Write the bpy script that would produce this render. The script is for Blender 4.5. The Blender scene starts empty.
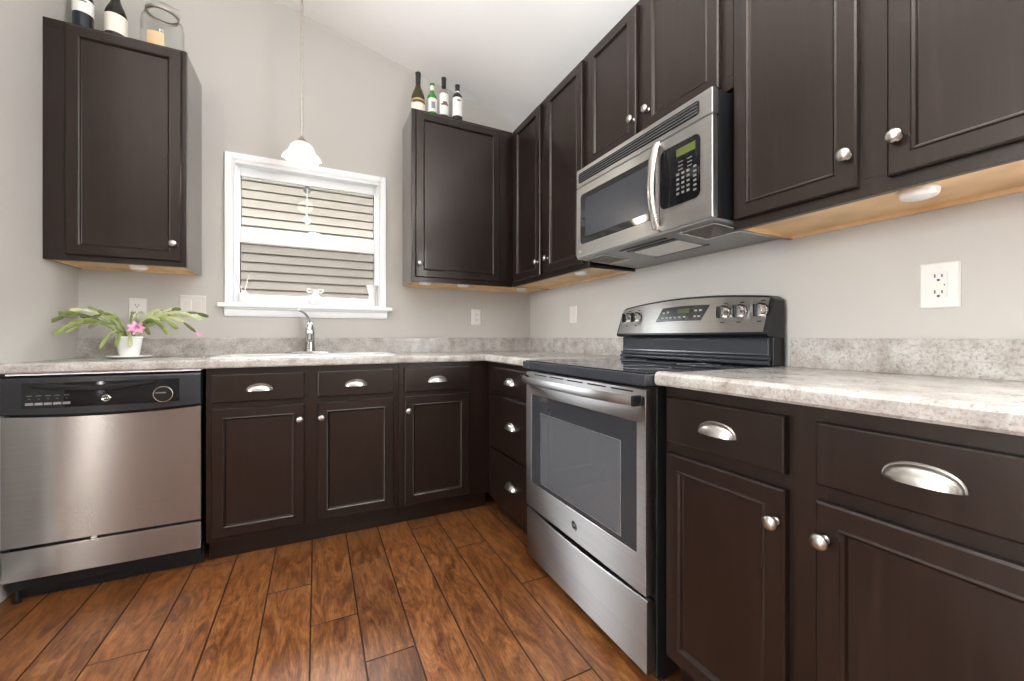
import bpy, bmesh, math, random
from math import sin, cos, pi, sqrt, radians
from mathutils import Vector, Matrix

random.seed(7)
scene = bpy.context.scene
COL = scene.collection

# ------------------------------------------------------------------ camera, sky, lights, exposure
cam_d = bpy.data.cameras.new('camera')
cam = bpy.data.objects.new('camera', cam_d)
COL.objects.link(cam)
cam.location = (-1.5137, -2.7848, 1.0123)
cam.rotation_euler = (pi / 2, 0, -0.4533)
cam_d.sensor_fit = 'HORIZONTAL'
cam_d.sensor_width = 36
cam_d.lens = 401.54 * 36 / 1024
cam_d.shift_y = -3.39 / 1024
cam_d.clip_start = 0.02
scene.camera = cam

world = bpy.data.worlds.new('sky')
scene.world = world
world.use_nodes = True
bgn = world.node_tree.nodes['Background']
bgn.inputs['Color'].default_value = (0.90, 0.95, 1.0, 1)
bgn.inputs['Strength'].default_value = 58.0

def area(name, loc, target, sx, sy, watts, color=(1, 1, 1)):
    ld = bpy.data.lights.new(name, 'AREA')
    ld.shape = 'RECTANGLE'
    ld.size, ld.size_y = sx, sy
    ld.energy = watts
    ld.color = color
    o = bpy.data.objects.new(name, ld)
    COL.objects.link(o)
    o.location = loc
    d = Vector(target) - Vector(loc)
    o.rotation_euler = d.to_track_quat('-Z', 'Y').to_euler()
    return o

# daylight entering the big openings of the living room behind the camera, plus two added fill lamps
area('daylight_patio_door', (-1.2, -6.93, 1.35), (-1.2, 0, 1.35), 2.0, 2.3, 10, (0.95, 0.98, 1.0))
area('daylight_side_window', (-6.43, -3.2, 1.7), (0, -3.2, 1.7), 2.6, 1.8, 340, (0.93, 0.97, 1.0))
area('left_wall_fill', (-0.07, -3.55, 1.6), (-6, -3.55, 1.6), 1.2, 1.4, 140, (0.97, 0.98, 1.0))  # added lamp with no known window, brightens the left wall and cabinet side
area('daylight_sidelight', (-4.62, -6.93, 1.25), (-4.62, 0, 1.25), 0.08, 2.1, 17, (1.0, 0.95, 0.88))
area('ceiling_bounce_fill', (-1.2, -3.2, 1.7), (-1.0, -3.3, 4.0), 1.5, 1.5, 150, (0.95, 0.98, 1.0))  # added upward fill, standing in for a flash bounced off the ceiling

portal = area('window_sky_portal', (-1.54, 0.155, 1.625), (-1.54, -5, 1.625), 0.84, 0.86, 1)   # only steers sky sampling, gives no light
portal.data.cycles.is_portal = True

scene.view_settings.view_transform = 'Standard'
scene.view_settings.look = 'None'
scene.view_settings.gamma = 1
scene.view_settings.exposure = 0.1
scene.view_settings.use_curve_mapping = False
scene.cycles.use_denoising = True
scene.cycles.max_bounces = 10
scene.cycles.diffuse_bounces = 5
scene.cycles.glossy_bounces = 5
scene.cycles.transparent_max_bounces = 12
scene.cycles.sample_clamp_indirect = 6
scene.cycles.caustics_reflective = False
scene.cycles.caustics_refractive = False

# ------------------------------------------------------------------ materials
def new_mat(name):
    m = bpy.data.materials.new(name)
    m.use_nodes = True
    nt = m.node_tree
    return m, nt, nt.nodes['Principled BSDF']

def setp(b, **k):
    for n, v in k.items():
        n = n.replace('_', ' ')
        if n in b.inputs:
            b.inputs[n].default_value = v

def node(nt, typ, **k):
    n = nt.nodes.new(typ)
    for a, v in k.items():
        setattr(n, a, v)
    return n

def ramp(nt, stops):
    r = nt.nodes.new('ShaderNodeValToRGB')
    e = r.color_ramp.elements
    e[0].position, e[0].color = stops[0][0], (*stops[0][1], 1)
    e[1].position, e[1].color = stops[-1][0], (*stops[-1][1], 1)
    for p, c in stops[1:-1]:
        x = e.new(p)
        x.color = (*c, 1)
    return r

def noise(nt, scale, detail=3, rough=0.5, vscale=None, space='Object', vec=None, dist=0.0):
    if vec is None:
        tc = nt.nodes.new('ShaderNodeTexCoord')
        vec = tc.outputs[space]
    if vscale:
        mp = nt.nodes.new('ShaderNodeMapping')
        mp.inputs['Scale'].default_value = vscale
        nt.links.new(vec, mp.inputs['Vector'])
        vec = mp.outputs['Vector']
    n = nt.nodes.new('ShaderNodeTexNoise')
    n.inputs['Scale'].default_value = scale
    n.inputs['Detail'].default_value = detail
    n.inputs['Roughness'].default_value = rough
    n.inputs['Distortion'].default_value = dist
    nt.links.new(vec, n.inputs['Vector'])
    return n

def bump(nt, b, height, strength=0.1, dist=0.002):
    bp = nt.nodes.new('ShaderNodeBump')
    bp.inputs['Strength'].default_value = strength
    bp.inputs['Distance'].default_value = dist
    nt.links.new(height, bp.inputs['Height'])
    nt.links.new(bp.outputs['Normal'], b.inputs['Normal'])
    return bp

def simple(name, col, rough=0.5, metal=0.0, spec=0.5, var=0.06, vs=40, **k):
    m, nt, b = new_mat(name)
    setp(b, Roughness=rough, Metallic=metal, Specular_IOR_Level=spec, **k)
    n = noise(nt, vs, 2)
    r = ramp(nt, [(0.3, tuple(c * (1 - var) for c in col)), (0.7, tuple(min(1, c * (1 + var)) for c in col))])
    nt.links.new(n.outputs['Fac'], r.inputs['Fac'])
    nt.links.new(r.outputs['Color'], b.inputs['Base Color'])
    return m

def wood_dark(name='espresso_wood', coat=0.08, rgh=0.28):
    m, nt, b = new_mat(name)
    n = noise(nt, 6, 6, 0.65, (9, 9, 0.55))
    r = ramp(nt, [(0.28, (0.0052, 0.0026, 0.0020)), (0.55, (0.0090, 0.0047, 0.0035)), (0.8, (0.018, 0.0100, 0.0074))])
    nt.links.new(n.outputs['Fac'], r.inputs['Fac'])
    nt.links.new(r.outputs['Color'], b.inputs['Base Color'])
    n2 = noise(nt, 3, 3, 0.5, (1, 1, 1))
    r2 = ramp(nt, [(0.3, (rgh,) * 3), (0.7, (rgh + 0.08,) * 3)])
    nt.links.new(n2.outputs['Fac'], r2.inputs['Fac'])
    nt.links.new(r2.outputs['Color'], b.inputs['Roughness'])
    setp(b, Specular_IOR_Level=0.46, Coat_Weight=coat, Coat_Roughness=0.06, Specular_Tint=(1.0, 0.90, 0.83, 1))
    bump(nt, b, n.outputs['Fac'], 0.03, 0.001)
    return m

def brushed(name, col, rough, axis, an=0.6):
    m, nt, b = new_mat(name)
    sc = {'u': (2, 2, 260), 'z': (220, 220, 1.5)}[axis]
    n = noise(nt, 1, 3, 0.6, sc)
    r = ramp(nt, [(0.3, tuple(c * 0.93 for c in col)), (0.7, tuple(min(1, c * 1.06) for c in col))])
    nt.links.new(n.outputs['Fac'], r.inputs['Fac'])
    nt.links.new(r.outputs['Color'], b.inputs['Base Color'])
    setp(b, Metallic=1.0, Roughness=rough, Anisotropic=an)
    tg = nt.nodes.new('ShaderNodeCombineXYZ')   # grain runs level, so highlights stretch up and down
    tg.inputs['Z'].default_value = 1.0
    nt.links.new(tg.outputs['Vector'], b.inputs['Tangent'])
    bump(nt, b, n.outputs['Fac'], 0.012, 0.0005)
    return m

def laminate():
    m, nt, b = new_mat('granite_laminate')
    tc = nt.nodes.new('ShaderNodeTexCoord')
    big = noise(nt, 16, 4, 0.6, vec=tc.outputs['Object'])
    r1 = ramp(nt, [(0.30, (0.29, 0.26, 0.235)), (0.5, (0.41, 0.39, 0.365)), (0.72, (0.51, 0.50, 0.48))])
    nt.links.new(big.outputs['Fac'], r1.inputs['Fac'])
    sp = noise(nt, 120, 6, 0.8, vec=tc.outputs['Object'], dist=0.3)
    r2 = ramp(nt, [(0.33, (0.20, 0.175, 0.165)), (0.42, (0.60, 0.56, 0.52)), (0.50, (0.92, 0.90, 0.88)), (0.72, (1.12, 1.12, 1.11))])
    nt.links.new(sp.outputs['Fac'], r2.inputs['Fac'])
    mix = node(nt, 'ShaderNodeMix', data_type='RGBA', blend_type='MULTIPLY')
    mix.inputs['Factor'].default_value = 0.72
    nt.links.new(r1.outputs['Color'], mix.inputs['A'])
    nt.links.new(r2.outputs['Color'], mix.inputs['B'])
    nt.links.new(mix.outputs['Result'], b.inputs['Base Color'])
    setp(b, Roughness=0.2, Specular_IOR_Level=0.36)
    return m

def floor_mat():
    m, nt, b = new_mat('hickory_planks')
    tc = nt.nodes.new('ShaderNodeTexCoord')
    at = node(nt, 'ShaderNodeAttribute', attribute_name='plank_tone')
    mul = node(nt, 'ShaderNodeVectorMath', operation='MULTIPLY_ADD')
    comb = nt.nodes.new('ShaderNodeCombineXYZ')
    for s in 'XYZ':
        nt.links.new(at.outputs['Fac'], comb.inputs[s])
    nt.links.new(comb.outputs['Vector'], mul.inputs[0])
    mul.inputs[1].default_value = (31.7, 57.3, 11.0)
    nt.links.new(tc.outputs['Object'], mul.inputs[2])
    vec = mul.outputs['Vector']
    g = noise(nt, 4, 9, 0.72, (4.2, 1.0, 1), vec=vec, dist=2.2)
    r = ramp(nt, [(0.26, (0.020, 0.0064, 0.0024)), (0.40, (0.084, 0.0275, 0.0078)), (0.51, (0.165, 0.060, 0.0175)), (0.62, (0.235, 0.096, 0.029)), (0.80, (0.35, 0.17, 0.06))])
    nt.links.new(g.outputs['Fac'], r.inputs['Fac'])
    fine = noise(nt, 22, 5, 0.7, (9, 0.7, 1), vec=vec)
    r2 = ramp(nt, [(0.32, (0.42, 0.38, 0.34)), (0.58, (1.05, 1.05, 1.05))])
    nt.links.new(fine.outputs['Fac'], r2.inputs['Fac'])
    mix = node(nt, 'ShaderNodeMix', data_type='RGBA', blend_type='MULTIPLY')
    mix.inputs['Factor'].default_value = 0.85
    nt.links.new(r.outputs['Color'], mix.inputs['A'])
    nt.links.new(r2.outputs['Color'], mix.inputs['B'])
    tone = ramp(nt, [(0.0, (0.72, 0.70, 0.68)), (1.0, (1.22, 1.2, 1.15))])
    nt.links.new(at.outputs['Fac'], tone.inputs['Fac'])
    mix2 = node(nt, 'ShaderNodeMix', data_type='RGBA', blend_type='MULTIPLY')
    mix2.inputs['Factor'].default_value = 1.0
    nt.links.new(mix.outputs['Result'], mix2.inputs['A'])
    nt.links.new(tone.outputs['Color'], mix2.inputs['B'])
    nt.links.new(mix2.outputs['Result'], b.inputs['Base Color'])
    setp(b, Roughness=0.33, Specular_IOR_Level=0.6)
    bump(nt, b, g.outputs['Fac'], 0.22, 0.004)
    return m

def see_through(name, col, fac, rough=0.02, reflect_haze=None, haze_fac=0.0):
    """clear or tinted sheet: transparent with a glossy surface"""
    m = bpy.data.materials.new(name)
    m.use_nodes = True
    nt = m.node_tree
    nt.nodes.clear()
    out = nt.nodes.new('ShaderNodeOutputMaterial')
    tr = nt.nodes.new('ShaderNodeBsdfTransparent')
    tr.inputs['Color'].default_value = (*col, 1)
    gl = nt.nodes.new('ShaderNodeBsdfGlossy')
    gl.inputs['Roughness'].default_value = rough
    lw = nt.nodes.new('ShaderNodeLayerWeight')      # Schlick curve, the same from both sides
    lw.inputs['Blend'].default_value = 0.5
    pw = node(nt, 'ShaderNodeMath', operation='POWER')
    nt.links.new(lw.outputs['Facing'], pw.inputs[0])
    pw.inputs[1].default_value = 5.0
    f0 = ((fac - 1) / (fac + 1)) ** 2
    fr = node(nt, 'ShaderNodeMath', operation='MULTIPLY_ADD')
    nt.links.new(pw.outputs[0], fr.inputs[0])
    fr.inputs[1].default_value = 1 - f0
    fr.inputs[2].default_value = f0
    mx = nt.nodes.new('ShaderNodeMixShader')
    nt.links.new(fr.outputs[0], mx.inputs['Fac'])
    base = tr.outputs['BSDF']
    if reflect_haze:
        df = nt.nodes.new('ShaderNodeBsdfDiffuse')
        df.inputs['Color'].default_value = (*reflect_haze, 1)
        m2 = nt.nodes.new('ShaderNodeMixShader')
        m2.inputs['Fac'].default_value = haze_fac
        nt.links.new(base, m2.inputs[1])
        nt.links.new(df.outputs['BSDF'], m2.inputs[2])
        base = m2.outputs['Shader']
    nt.links.new(base, mx.inputs[1])
    nt.links.new(gl.outputs['BSDF'], mx.inputs[2])
    nt.links.new(mx.outputs['Shader'], out.inputs['Surface'])
    return m

def screen_mat():
    m = bpy.data.materials.new('insect_screen')
    m.use_nodes = True
    nt = m.node_tree
    nt.nodes.clear()
    out = nt.nodes.new('ShaderNodeOutputMaterial')
    tr = nt.nodes.new('ShaderNodeBsdfTransparent')
    df = nt.nodes.new('ShaderNodeBsdfDiffuse')
    df.inputs['Color'].default_value = (0.12, 0.095, 0.075, 1)
    mx = nt.nodes.new('ShaderNodeMixShader')
    mx.inputs['Fac'].default_value = 0.34
    nt.links.new(tr.outputs['BSDF'], mx.inputs[1])
    nt.links.new(df.outputs['BSDF'], mx.inputs[2])
    nt.links.new(mx.outputs['Shader'], out.inputs['Surface'])
    return m

def glow(name, col, strength):
    m, nt, b = new_mat(name)
    setp(b, Base_Color=(*[c * 0.3 for c in col], 1), Roughness=0.4)
    b.inputs['Emission Color'].default_value = (*col, 1)
    b.inputs['Emission Strength'].default_value = strength
    return m

M = {}
M['wood'] = wood_dark()
M['panel'] = wood_dark('espresso_side_panel', 1.0, 0.16)
M['wall'] = simple('greige_wall_paint', (0.455, 0.434, 0.400), 0.7, var=0.012, vs=3)
M['front_dark'] = simple('darkened_front_wall_paint', (0.20, 0.175, 0.155), 0.7, var=0.02, vs=3)  # unseen front wall, darkened so steel and cabinet fronts mirror less light
M['ceil'] = simple('white_ceiling_paint', (0.89, 0.875, 0.855), 0.8, var=0.01, vs=3)
M['white'] = simple('white_trim_paint', (0.87, 0.88, 0.89), 0.4, var=0.01)
M['vinyl'] = simple('white_vinyl', (0.78, 0.795, 0.81), 0.35, var=0.01)
M['maple'] = simple('maple_veneer', (0.78, 0.55, 0.31), 0.45, var=0.14, vs=9)
M['counter'] = laminate()
M['floor'] = floor_mat()
M['groove'] = simple('dark_groove', (0.04, 0.018, 0.008), 0.7)
M['steel_u'] = brushed('brushed_steel', (0.52, 0.51, 0.505), 0.42, 'u', 1.0)
M['steel_dw'] = brushed('dishwasher_steel', (0.40, 0.39, 0.385), 0.24, 'u', 1.0)
M['steel'] = simple('satin_steel', (0.66, 0.64, 0.61), 0.25, 1.0, var=0.03)
M['nickel'] = simple('satin_nickel', (0.50, 0.48, 0.45), 0.30, 1.0, var=0.03)
M['faucet'] = simple('brushed_faucet_nickel', (0.36, 0.345, 0.325), 0.26, 1.0, var=0.03)
M['steel_hi'] = brushed('bright_brushed_steel', (0.74, 0.73, 0.715), 0.42, 'u', 1.0)
M['chrome'] = simple('chrome', (0.75, 0.74, 0.72), 0.12, 1.0, var=0.02)
M['graysteel'] = simple('gray_painted_steel', (0.27, 0.275, 0.28), 0.35, 0.6, var=0.04)
M['blackp'] = simple('black_plastic', (0.010, 0.010, 0.011), 0.30, spec=0.28, var=0.1)
M['slate'] = simple('dark_slate_enamel', (0.045, 0.048, 0.056), 0.25, 0.3, var=0.06)
M['matte'] = simple('matte_black', (0.010, 0.010, 0.010), 0.8, spec=0.2, var=0.1)
M['console'] = simple('black_console_plastic', (0.016, 0.017, 0.020), 0.25, 0.0, var=0.06)
M['blackg'] = simple('black_glass', (0.006, 0.006, 0.007), 0.06, var=0.1)
M['cooktop'] = simple('black_ceramic_glass', (0.008, 0.008, 0.009), 0.045, var=0.1)
M['darkmesh'] = simple('grease_filter_mesh', (0.16, 0.14, 0.125), 0.5, 0.6, var=0.5, vs=260)
M['keys'] = simple('pale_key_print', (0.12, 0.12, 0.115), 0.5)
M['ovenin'] = simple('oven_enamel', (0.24, 0.25, 0.27), 0.4, var=0.1)
M['rackm'] = simple('oven_rack_wire', (0.5, 0.5, 0.5), 0.35, 1.0)
M['lcd'] = glow('green_lcd', (0.16, 0.20, 0.03), 0.3)
M['print'] = simple('light_key_print', (0.42, 0.42, 0.41), 0.5)
M['lcdoff'] = simple('dim_lcd', (0.06, 0.075, 0.03), 0.25)
M['pane'] = see_through('window_glass', (0.98, 0.98, 0.975), 1.12)
M['ovenborder'] = simple('grey_oven_glass', (0.03, 0.031, 0.034), 0.09, var=0.05)
M['ovenglass'] = see_through('oven_glass', (0.42, 0.43, 0.45), 1.55, 0.05, (0.15, 0.155, 0.165), 0.5)  # grey diffuse share painted in for the bright wall reflected in the glass
M['jarglass'] = see_through('jar_glass', (0.985, 0.99, 0.985), 1.2, 0.05)
M['clearglass'] = see_through('clear_bottle_glass', (0.90, 0.92, 0.90), 1.4, 0.03)
M['screen'] = screen_mat()
M['siding'] = simple('darkened_vinyl_siding', (0.114, 0.101, 0.086), 0.6, var=0.03, vs=2)  # beige siding, colour darkened to offset the overbright sky
M['soffit'] = simple('white_soffit', (0.75, 0.75, 0.73), 0.6)
M['grass'] = simple('lawn', (0.03, 0.045, 0.015), 0.9, var=0.4, vs=9)
M['porc'] = simple('white_porcelain', (0.84, 0.84, 0.82), 0.18, var=0.01)
M['sinkw'] = simple('white_sink_enamel', (0.55, 0.55, 0.535), 0.2, var=0.01)
M['plate'] = simple('white_switch_plate', (0.68, 0.665, 0.63), 0.35, var=0.01)
M['paleplate'] = simple('pale_switch_plate', (0.62, 0.585, 0.545), 0.4, var=0.01)
M['slot'] = simple('dark_slot', (0.05, 0.045, 0.04), 0.5)
M['shade'] = glow('frosted_glass_shade', (0.95, 0.87, 0.75), 0.85)
M['bulb'] = glow('lit_bulb', (1.0, 0.86, 0.66), 14)
M['puck'] = simple('white_puck_plastic', (0.86, 0.86, 0.86), 0.3, var=0.01)
M['olive'] = simple('olive_bottle_glass', (0.035, 0.030, 0.008), 0.08, var=0.1)
M['darkbottle'] = simple('near_black_bottle_glass', (0.012, 0.010, 0.009), 0.08, var=0.1)
M['bluebottle'] = simple('blue_black_bottle_glass', (0.012, 0.014, 0.022), 0.10, var=0.1)
M['greenglass'] = simple('green_bottle_glass', (0.03, 0.23, 0.02), 0.08, var=0.1)
M['foil'] = simple('black_foil', (0.012, 0.011, 0.010), 0.4)
M['label'] = simple('white_paper_label', (0.78, 0.76, 0.72), 0.6, var=0.02)
M['cream'] = simple('cream_paper_label', (0.76, 0.70, 0.60), 0.6, var=0.02)
M['tan'] = simple('tan_paper', (0.62, 0.43, 0.25), 0.6, var=0.03)
M['marks'] = simple('label_print', (0.14, 0.10, 0.09), 0.6)
M['gold'] = simple('gold_print', (0.45, 0.33, 0.12), 0.4, 0.5)
M['leafg'] = simple('cactus_green', (0.20, 0.25, 0.06), 0.5, var=0.4, vs=22)
M['leafp'] = simple('pale_cactus_green', (0.46, 0.50, 0.26), 0.5, var=0.2, vs=22)
M['leaft'] = simple('dark_red_green_cactus', (0.10, 0.12, 0.035), 0.5, var=0.4, vs=22)
M['pink'] = simple('pink_petal', (0.82, 0.42, 0.62), 0.5, var=0.15, vs=60)
M['soil'] = simple('potting_soil', (0.05, 0.03, 0.02), 0.95, var=0.4, vs=90)
M['reed'] = simple('pale_reed', (0.60, 0.53, 0.50), 0.6)
M['rod'] = simple('pendant_rod_nickel', (0.50, 0.46, 0.42), 0.35, 1.0)

# ------------------------------------------------------------------ geometry helpers
TB = lambda u, d, z: (u, -d, z)        # back wall: u = x, d = distance out from the wall
TR = lambda u, d, z: (-d, -u, z)       # right wall: u = distance from the room corner
TI = lambda x, y, z: (x, y, z)

class MB:
    """collects geometry; build() links it as ONE mesh object"""
    def __init__(s, T=TI):
        s.T = T; s.v = []; s.f = []; s.m = []
    def add(s, vs, fs, mat=0):
        o = len(s.v)
        s.v += [s.T(*p) for p in vs]
        s.f += [[i + o for i in f] for f in fs]
        s.m += [mat] * len(fs)
        return s
    def box(s, a0, a1, b0, b1, c0, c1, bev=0.0, mat=0, seg=2):
        bm = bmesh.new()
        bmesh.ops.create_cube(bm, size=1)
        for v in bm.verts:
            v.co = Vector(((a0 + a1) / 2 + v.co.x * (a1 - a0), (b0 + b1) / 2 + v.co.y * (b1 - b0), (c0 + c1) / 2 + v.co.z * (c1 - c0)))
        if bev > 0:
            bev = min(bev, 0.45 * min(abs(a1 - a0), abs(b1 - b0), abs(c1 - c0)))
            bmesh.ops.bevel(bm, geom=list(bm.edges), offset=bev, segments=seg, affect='EDGES', profile=0.5)
        bm.verts.index_update()
        s.add([tuple(v.co) for v in bm.verts], [[v.index for v in f.verts] for f in bm.faces], mat)
        bm.free()
        return s
    def loft(s, loops, mat=0, closed=True, cap0=True, cap1=True):
        n = len(loops[0]); vs = []; fs = []
        for L in loops: vs += list(L)
        for k in range(len(loops) - 1):
            for i in range(n if closed else n - 1):
                j = (i + 1) % n
                fs.append([k * n + i, k * n + j, (k + 1) * n + j, (k + 1) * n + i])
        if cap0: fs.append(list(range(n))[::-1])
        if cap1: fs.append([(len(loops) - 1) * n + i for i in range(n)])
        return s.add(vs, fs, mat)
    def rects(s, u0, u1, z0, z1, steps, mat=0):
        """nested rectangles (inset, depth): frames, doors and drawer fronts"""
        loops = []
        for ins, d in steps:
            loops.append([(u0 + ins, d, z0 + ins), (u1 - ins, d, z0 + ins), (u1 - ins, d, z1 - ins), (u0 + ins, d, z1 - ins)])
        return s.loft(loops, mat)
    def lathe(s, prof, c=(0, 0, 0), ax='z', seg=24, mat=0, a0=0.0, a1=2 * pi, cap=False):
        full = abs(a1 - a0 - 2 * pi) < 1e-6
        vs = []; fs = []
        n = seg if full else seg + 1
        for r, h in prof:
            for i in range(n):
                a = a0 + (a1 - a0) * i / seg
                p = (r * cos(a), r * sin(a), h)
                if ax == 'y': p = (p[0], p[2], p[1])
                elif ax == 'x': p = (p[2], p[0], p[1])
                vs.append((c[0] + p[0], c[1] + p[1], c[2] + p[2]))
        for k in range(len(prof) - 1):
            for i in range(n if full else n - 1):
                j = (i + 1) % n
                fs.append([k * n + i, k * n + j, (k + 1) * n + j, (k + 1) * n + i])
        return s.add(vs, fs, mat)
    def tube(s, pts, rad, seg=8, mat=0):
        pts = [Vector(p) for p in pts]
        R = rad if isinstance(rad, (list, tuple)) else [rad] * len(pts)
        loops = []; ref = None
        for i, p in enumerate(pts):
            t = (pts[min(i + 1, len(pts) - 1)] - pts[max(i - 1, 0)]).normalized()
            if ref is None:
                ref = t.orthogonal().normalized()
            ref = (ref - t * ref.dot(t)).normalized()
            b = t.cross(ref)
            loops.append([tuple(p + (ref * cos(2 * pi * k / seg) + b * sin(2 * pi * k / seg)) * R[i]) for k in range(seg)])
        return s.loft(loops, mat)
    def build(s, name, mats, parent=None, origin=None, sharp=35, kind=None):
        if not isinstance(mats, (list, tuple)): mats = [mats]
        off = Vector(origin) if origin is not None else (Vector(parent['_o']) if parent is not None and '_o' in parent else Vector((0, 0, 0)))
        me = bpy.data.meshes.new(name)
        me.from_pydata([tuple(Vector(v) - off) for v in s.v], [], s.f)
        for m in mats: me.materials.append(m)
        for p, mi in zip(me.polygons, s.m): p.material_index = mi
        bm = bmesh.new(); bm.from_mesh(me)
        bmesh.ops.remove_doubles(bm, verts=bm.verts, dist=1e-6)
        bmesh.ops.recalc_face_normals(bm, faces=bm.faces)
        for f in bm.faces: f.smooth = True
        bm.to_mesh(me); bm.free()
        me.set_sharp_from_angle(angle=radians(sharp))
        o = bpy.data.objects.new(name, me)
        w = o.modifiers.new('weighted_normal', 'WEIGHTED_NORMAL')
        w.keep_sharp = True
        w.weight = 60
        COL.objects.link(o)
        if parent is not None:
            o.parent = parent
            o['_o'] = tuple(off)
        else:
            o.location = off
            o['_o'] = tuple(off)
        if kind: o['kind'] = kind
        return o

def thing(name, label, cat, loc, group=None):
    o = bpy.data.objects.new(name, None)
    COL.objects.link(o)
    o.empty_display_size = 0.1
    o.location = loc
    o['_o'] = tuple(loc)
    o['label'] = label; o['category'] = cat
    if group: o['group'] = group
    return o

def tag(o, label, cat, group=None):
    o['label'] = label; o['category'] = cat
    if group: o['group'] = group
    return o

def copy_tree(o, parent=None):
    c = o.copy(); COL.objects.link(c)
    if parent is not None: c.parent = parent
    for ch in list(o.children): copy_tree(ch, c)
    return c

def letters(txt, size, depth=0.0008):
    """lettering as a thin solid: vertices (x right, y up, z out) and faces"""
    cu = bpy.data.curves.new('lettering', 'FONT')
    cu.body = txt; cu.size = size; cu.extrude = depth / 2
    cu.align_x = 'CENTER'; cu.align_y = 'CENTER'
    cu.resolution_u = 3
    t = bpy.data.objects.new('lettering', cu)
    me = bpy.data.meshes.new_from_object(t)
    vs = [tuple(v.co) for v in me.vertices]; fs = [list(p.vertices) for p in me.polygons]
    bpy.data.objects.remove(t); bpy.data.curves.remove(cu); bpy.data.meshes.remove(me)
    return vs, fs

def st(o):
    o['kind'] = 'structure'
    return o

# ------------------------------------------------------------------ the setting
XL = -2.595                      # left wall
ZC = 2.637                       # ceiling height along the right wall
SL = 0.224
RIDGE = -3.3
def zceil(x): return ZC - SL * x if x > RIDGE else ZC - SL * RIDGE + SL * (x - RIDGE)
FX0, FY0 = -6.5, -7.0

# floor: planks running away from the camera
def build_floor():
    W = 0.1552
    seams = [-1.532 + W * k for k in range(-33, 11)]
    known = {-4: [-1.10, -2.30], -1: [-0.944, -2.12], 0: [-1.215, -2.40], 1: [-1.461, -0.30], 2: [-0.36, -2.2], 3: [-0.654, -1.86], 4: [-0.935, -1.789], 5: [-1.321, -2.5],
             -2: [-1.72, -0.52], -3: [-1.85, -0.60], -5: [-1.55, -0.40], -6: [-1.95, -0.55]}
    b = MB(); tones = []
    rng = random.Random(21)
    g = 0.0016
    for k in range(-33, 10):
        x0, x1 = -1.532 + W * k, -1.532 + W * (k + 1)
        js = sorted(known.get(k, []) + ([0.0]))
        js = [j for j in js]
        low = min(js)
        if not known.get(k):
            low = -rng.uniform(0.3, 1.2); js = [low, 0.0]
        while low > FY0:
            low -= rng.choice([0.9, 1.21, 1.21, 1.21])
            js.append(low)
        js.sort()
        for a, c in zip(js[:-1], js[1:]):
            a = max(a, FY0)
            if c <= FY0 + 0.01: continue
            X0, X1 = max(x0, FX0) + g, min(x1, 0) - g
            if X1 <= X0: continue
            Y0, Y1 = a + g * 0.8, c - g * 0.8
            e = 0.0014
            loops = [[(X0, Y0, -0.004), (X1, Y0, -0.004), (X1, Y1, -0.004), (X0, Y1, -0.004)],
                     [(X0 + e, Y0 + e, 0), (X1 - e, Y0 + e, 0), (X1 - e, Y1 - e, 0), (X0 + e, Y1 - e, 0)]]
            n0 = len(b.f)
            b.loft(loops, 1, cap0=False, cap1=False)
            b.add(loops[1], [[0, 1, 2, 3]], 0)
            t = rng.random()
            tones += [t] * (len(b.f) - n0)
    n0 = len(b.f)
    b.box(FX0, 0, FY0, 0, -0.06, -0.0035, mat=1)
    tones += [0.0] * (len(b.f) - n0)
    me = bpy.data.meshes.new('floor')
    me.from_pydata(b.v, [], b.f)
    me.materials.append(M['floor']); me.materials.append(M['groove'])
    for p, mi in zip(me.polygons, b.m): p.material_index = mi
    a = me.attributes.new('plank_tone', 'FLOAT', 'FACE')
    a.data.foreach_set('value', tones)
    o = bpy.data.objects.new('floor', me); COL.objects.link(o)
    return st(o)
build_floor()

# window opening in the back wall
WX0, WX1, WZ0, WZ1 = -1.955, -1.127, 1.205, 2.045
b = MB()
TH = 0.16
def wall_poly(b, pts, axis, a, c, lo=False):
    """upright slab through pts (h, z) along x or y"""
    pts = [(h, z + 0.02 if z > 2.5 and z < 4 and not lo else z) for h, z in pts]
    if axis == 'x': L = [[(h, a, z) for h, z in pts], [(h, c, z) for h, z in pts]]
    else: L = [[(a, h, z) for h, z in pts], [(c, h, z) for h, z in pts]]
    b.loft(L)
wall_poly(b, [(FX0, -0.05), (WX0, -0.05), (WX0, zceil(WX0)), (RIDGE, zceil(RIDGE)), (FX0, zceil(FX0))], 'x', 0, TH)
wall_poly(b, [(WX1, -0.05), (0.12, -0.05), (0.12, zceil(0.12)), (WX1, zceil(WX1))], 'x', 0, TH)
wall_poly(b, [(WX0, -0.05), (WX1, -0.05), (WX1, WZ0), (WX0, WZ0)], 'x', 0, TH)
wall_poly(b, [(WX0, WZ1), (WX1, WZ1), (WX1, zceil(WX1)), (WX0, zceil(WX0))], 'x', 0, TH)
st(b.build('wall_back', M['wall'], sharp=10))
b = MB()   # added unseen slab above and beside the house, keeps sky light off the siding
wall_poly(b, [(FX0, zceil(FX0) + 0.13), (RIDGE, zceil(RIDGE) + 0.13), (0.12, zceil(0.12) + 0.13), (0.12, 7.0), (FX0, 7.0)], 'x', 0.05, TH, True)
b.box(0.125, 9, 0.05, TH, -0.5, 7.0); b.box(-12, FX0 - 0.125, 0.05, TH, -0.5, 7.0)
st(b.build('wall_sky_block', M['siding'], sharp=10))
b = MB(); b.box(0, 0.12, FY0, 0, -0.05, ZC)
st(b.build('wall_right', M['wall'], sharp=10))
b = MB(); wall_poly(b, [(-1.05, -0.05), (0, -0.05), (0, zceil(XL) - 0.001), (-1.05, zceil(XL) - 0.001)], 'y', XL - 0.12, XL)
st(b.build('wall_left', M['wall'], sharp=10))
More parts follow.
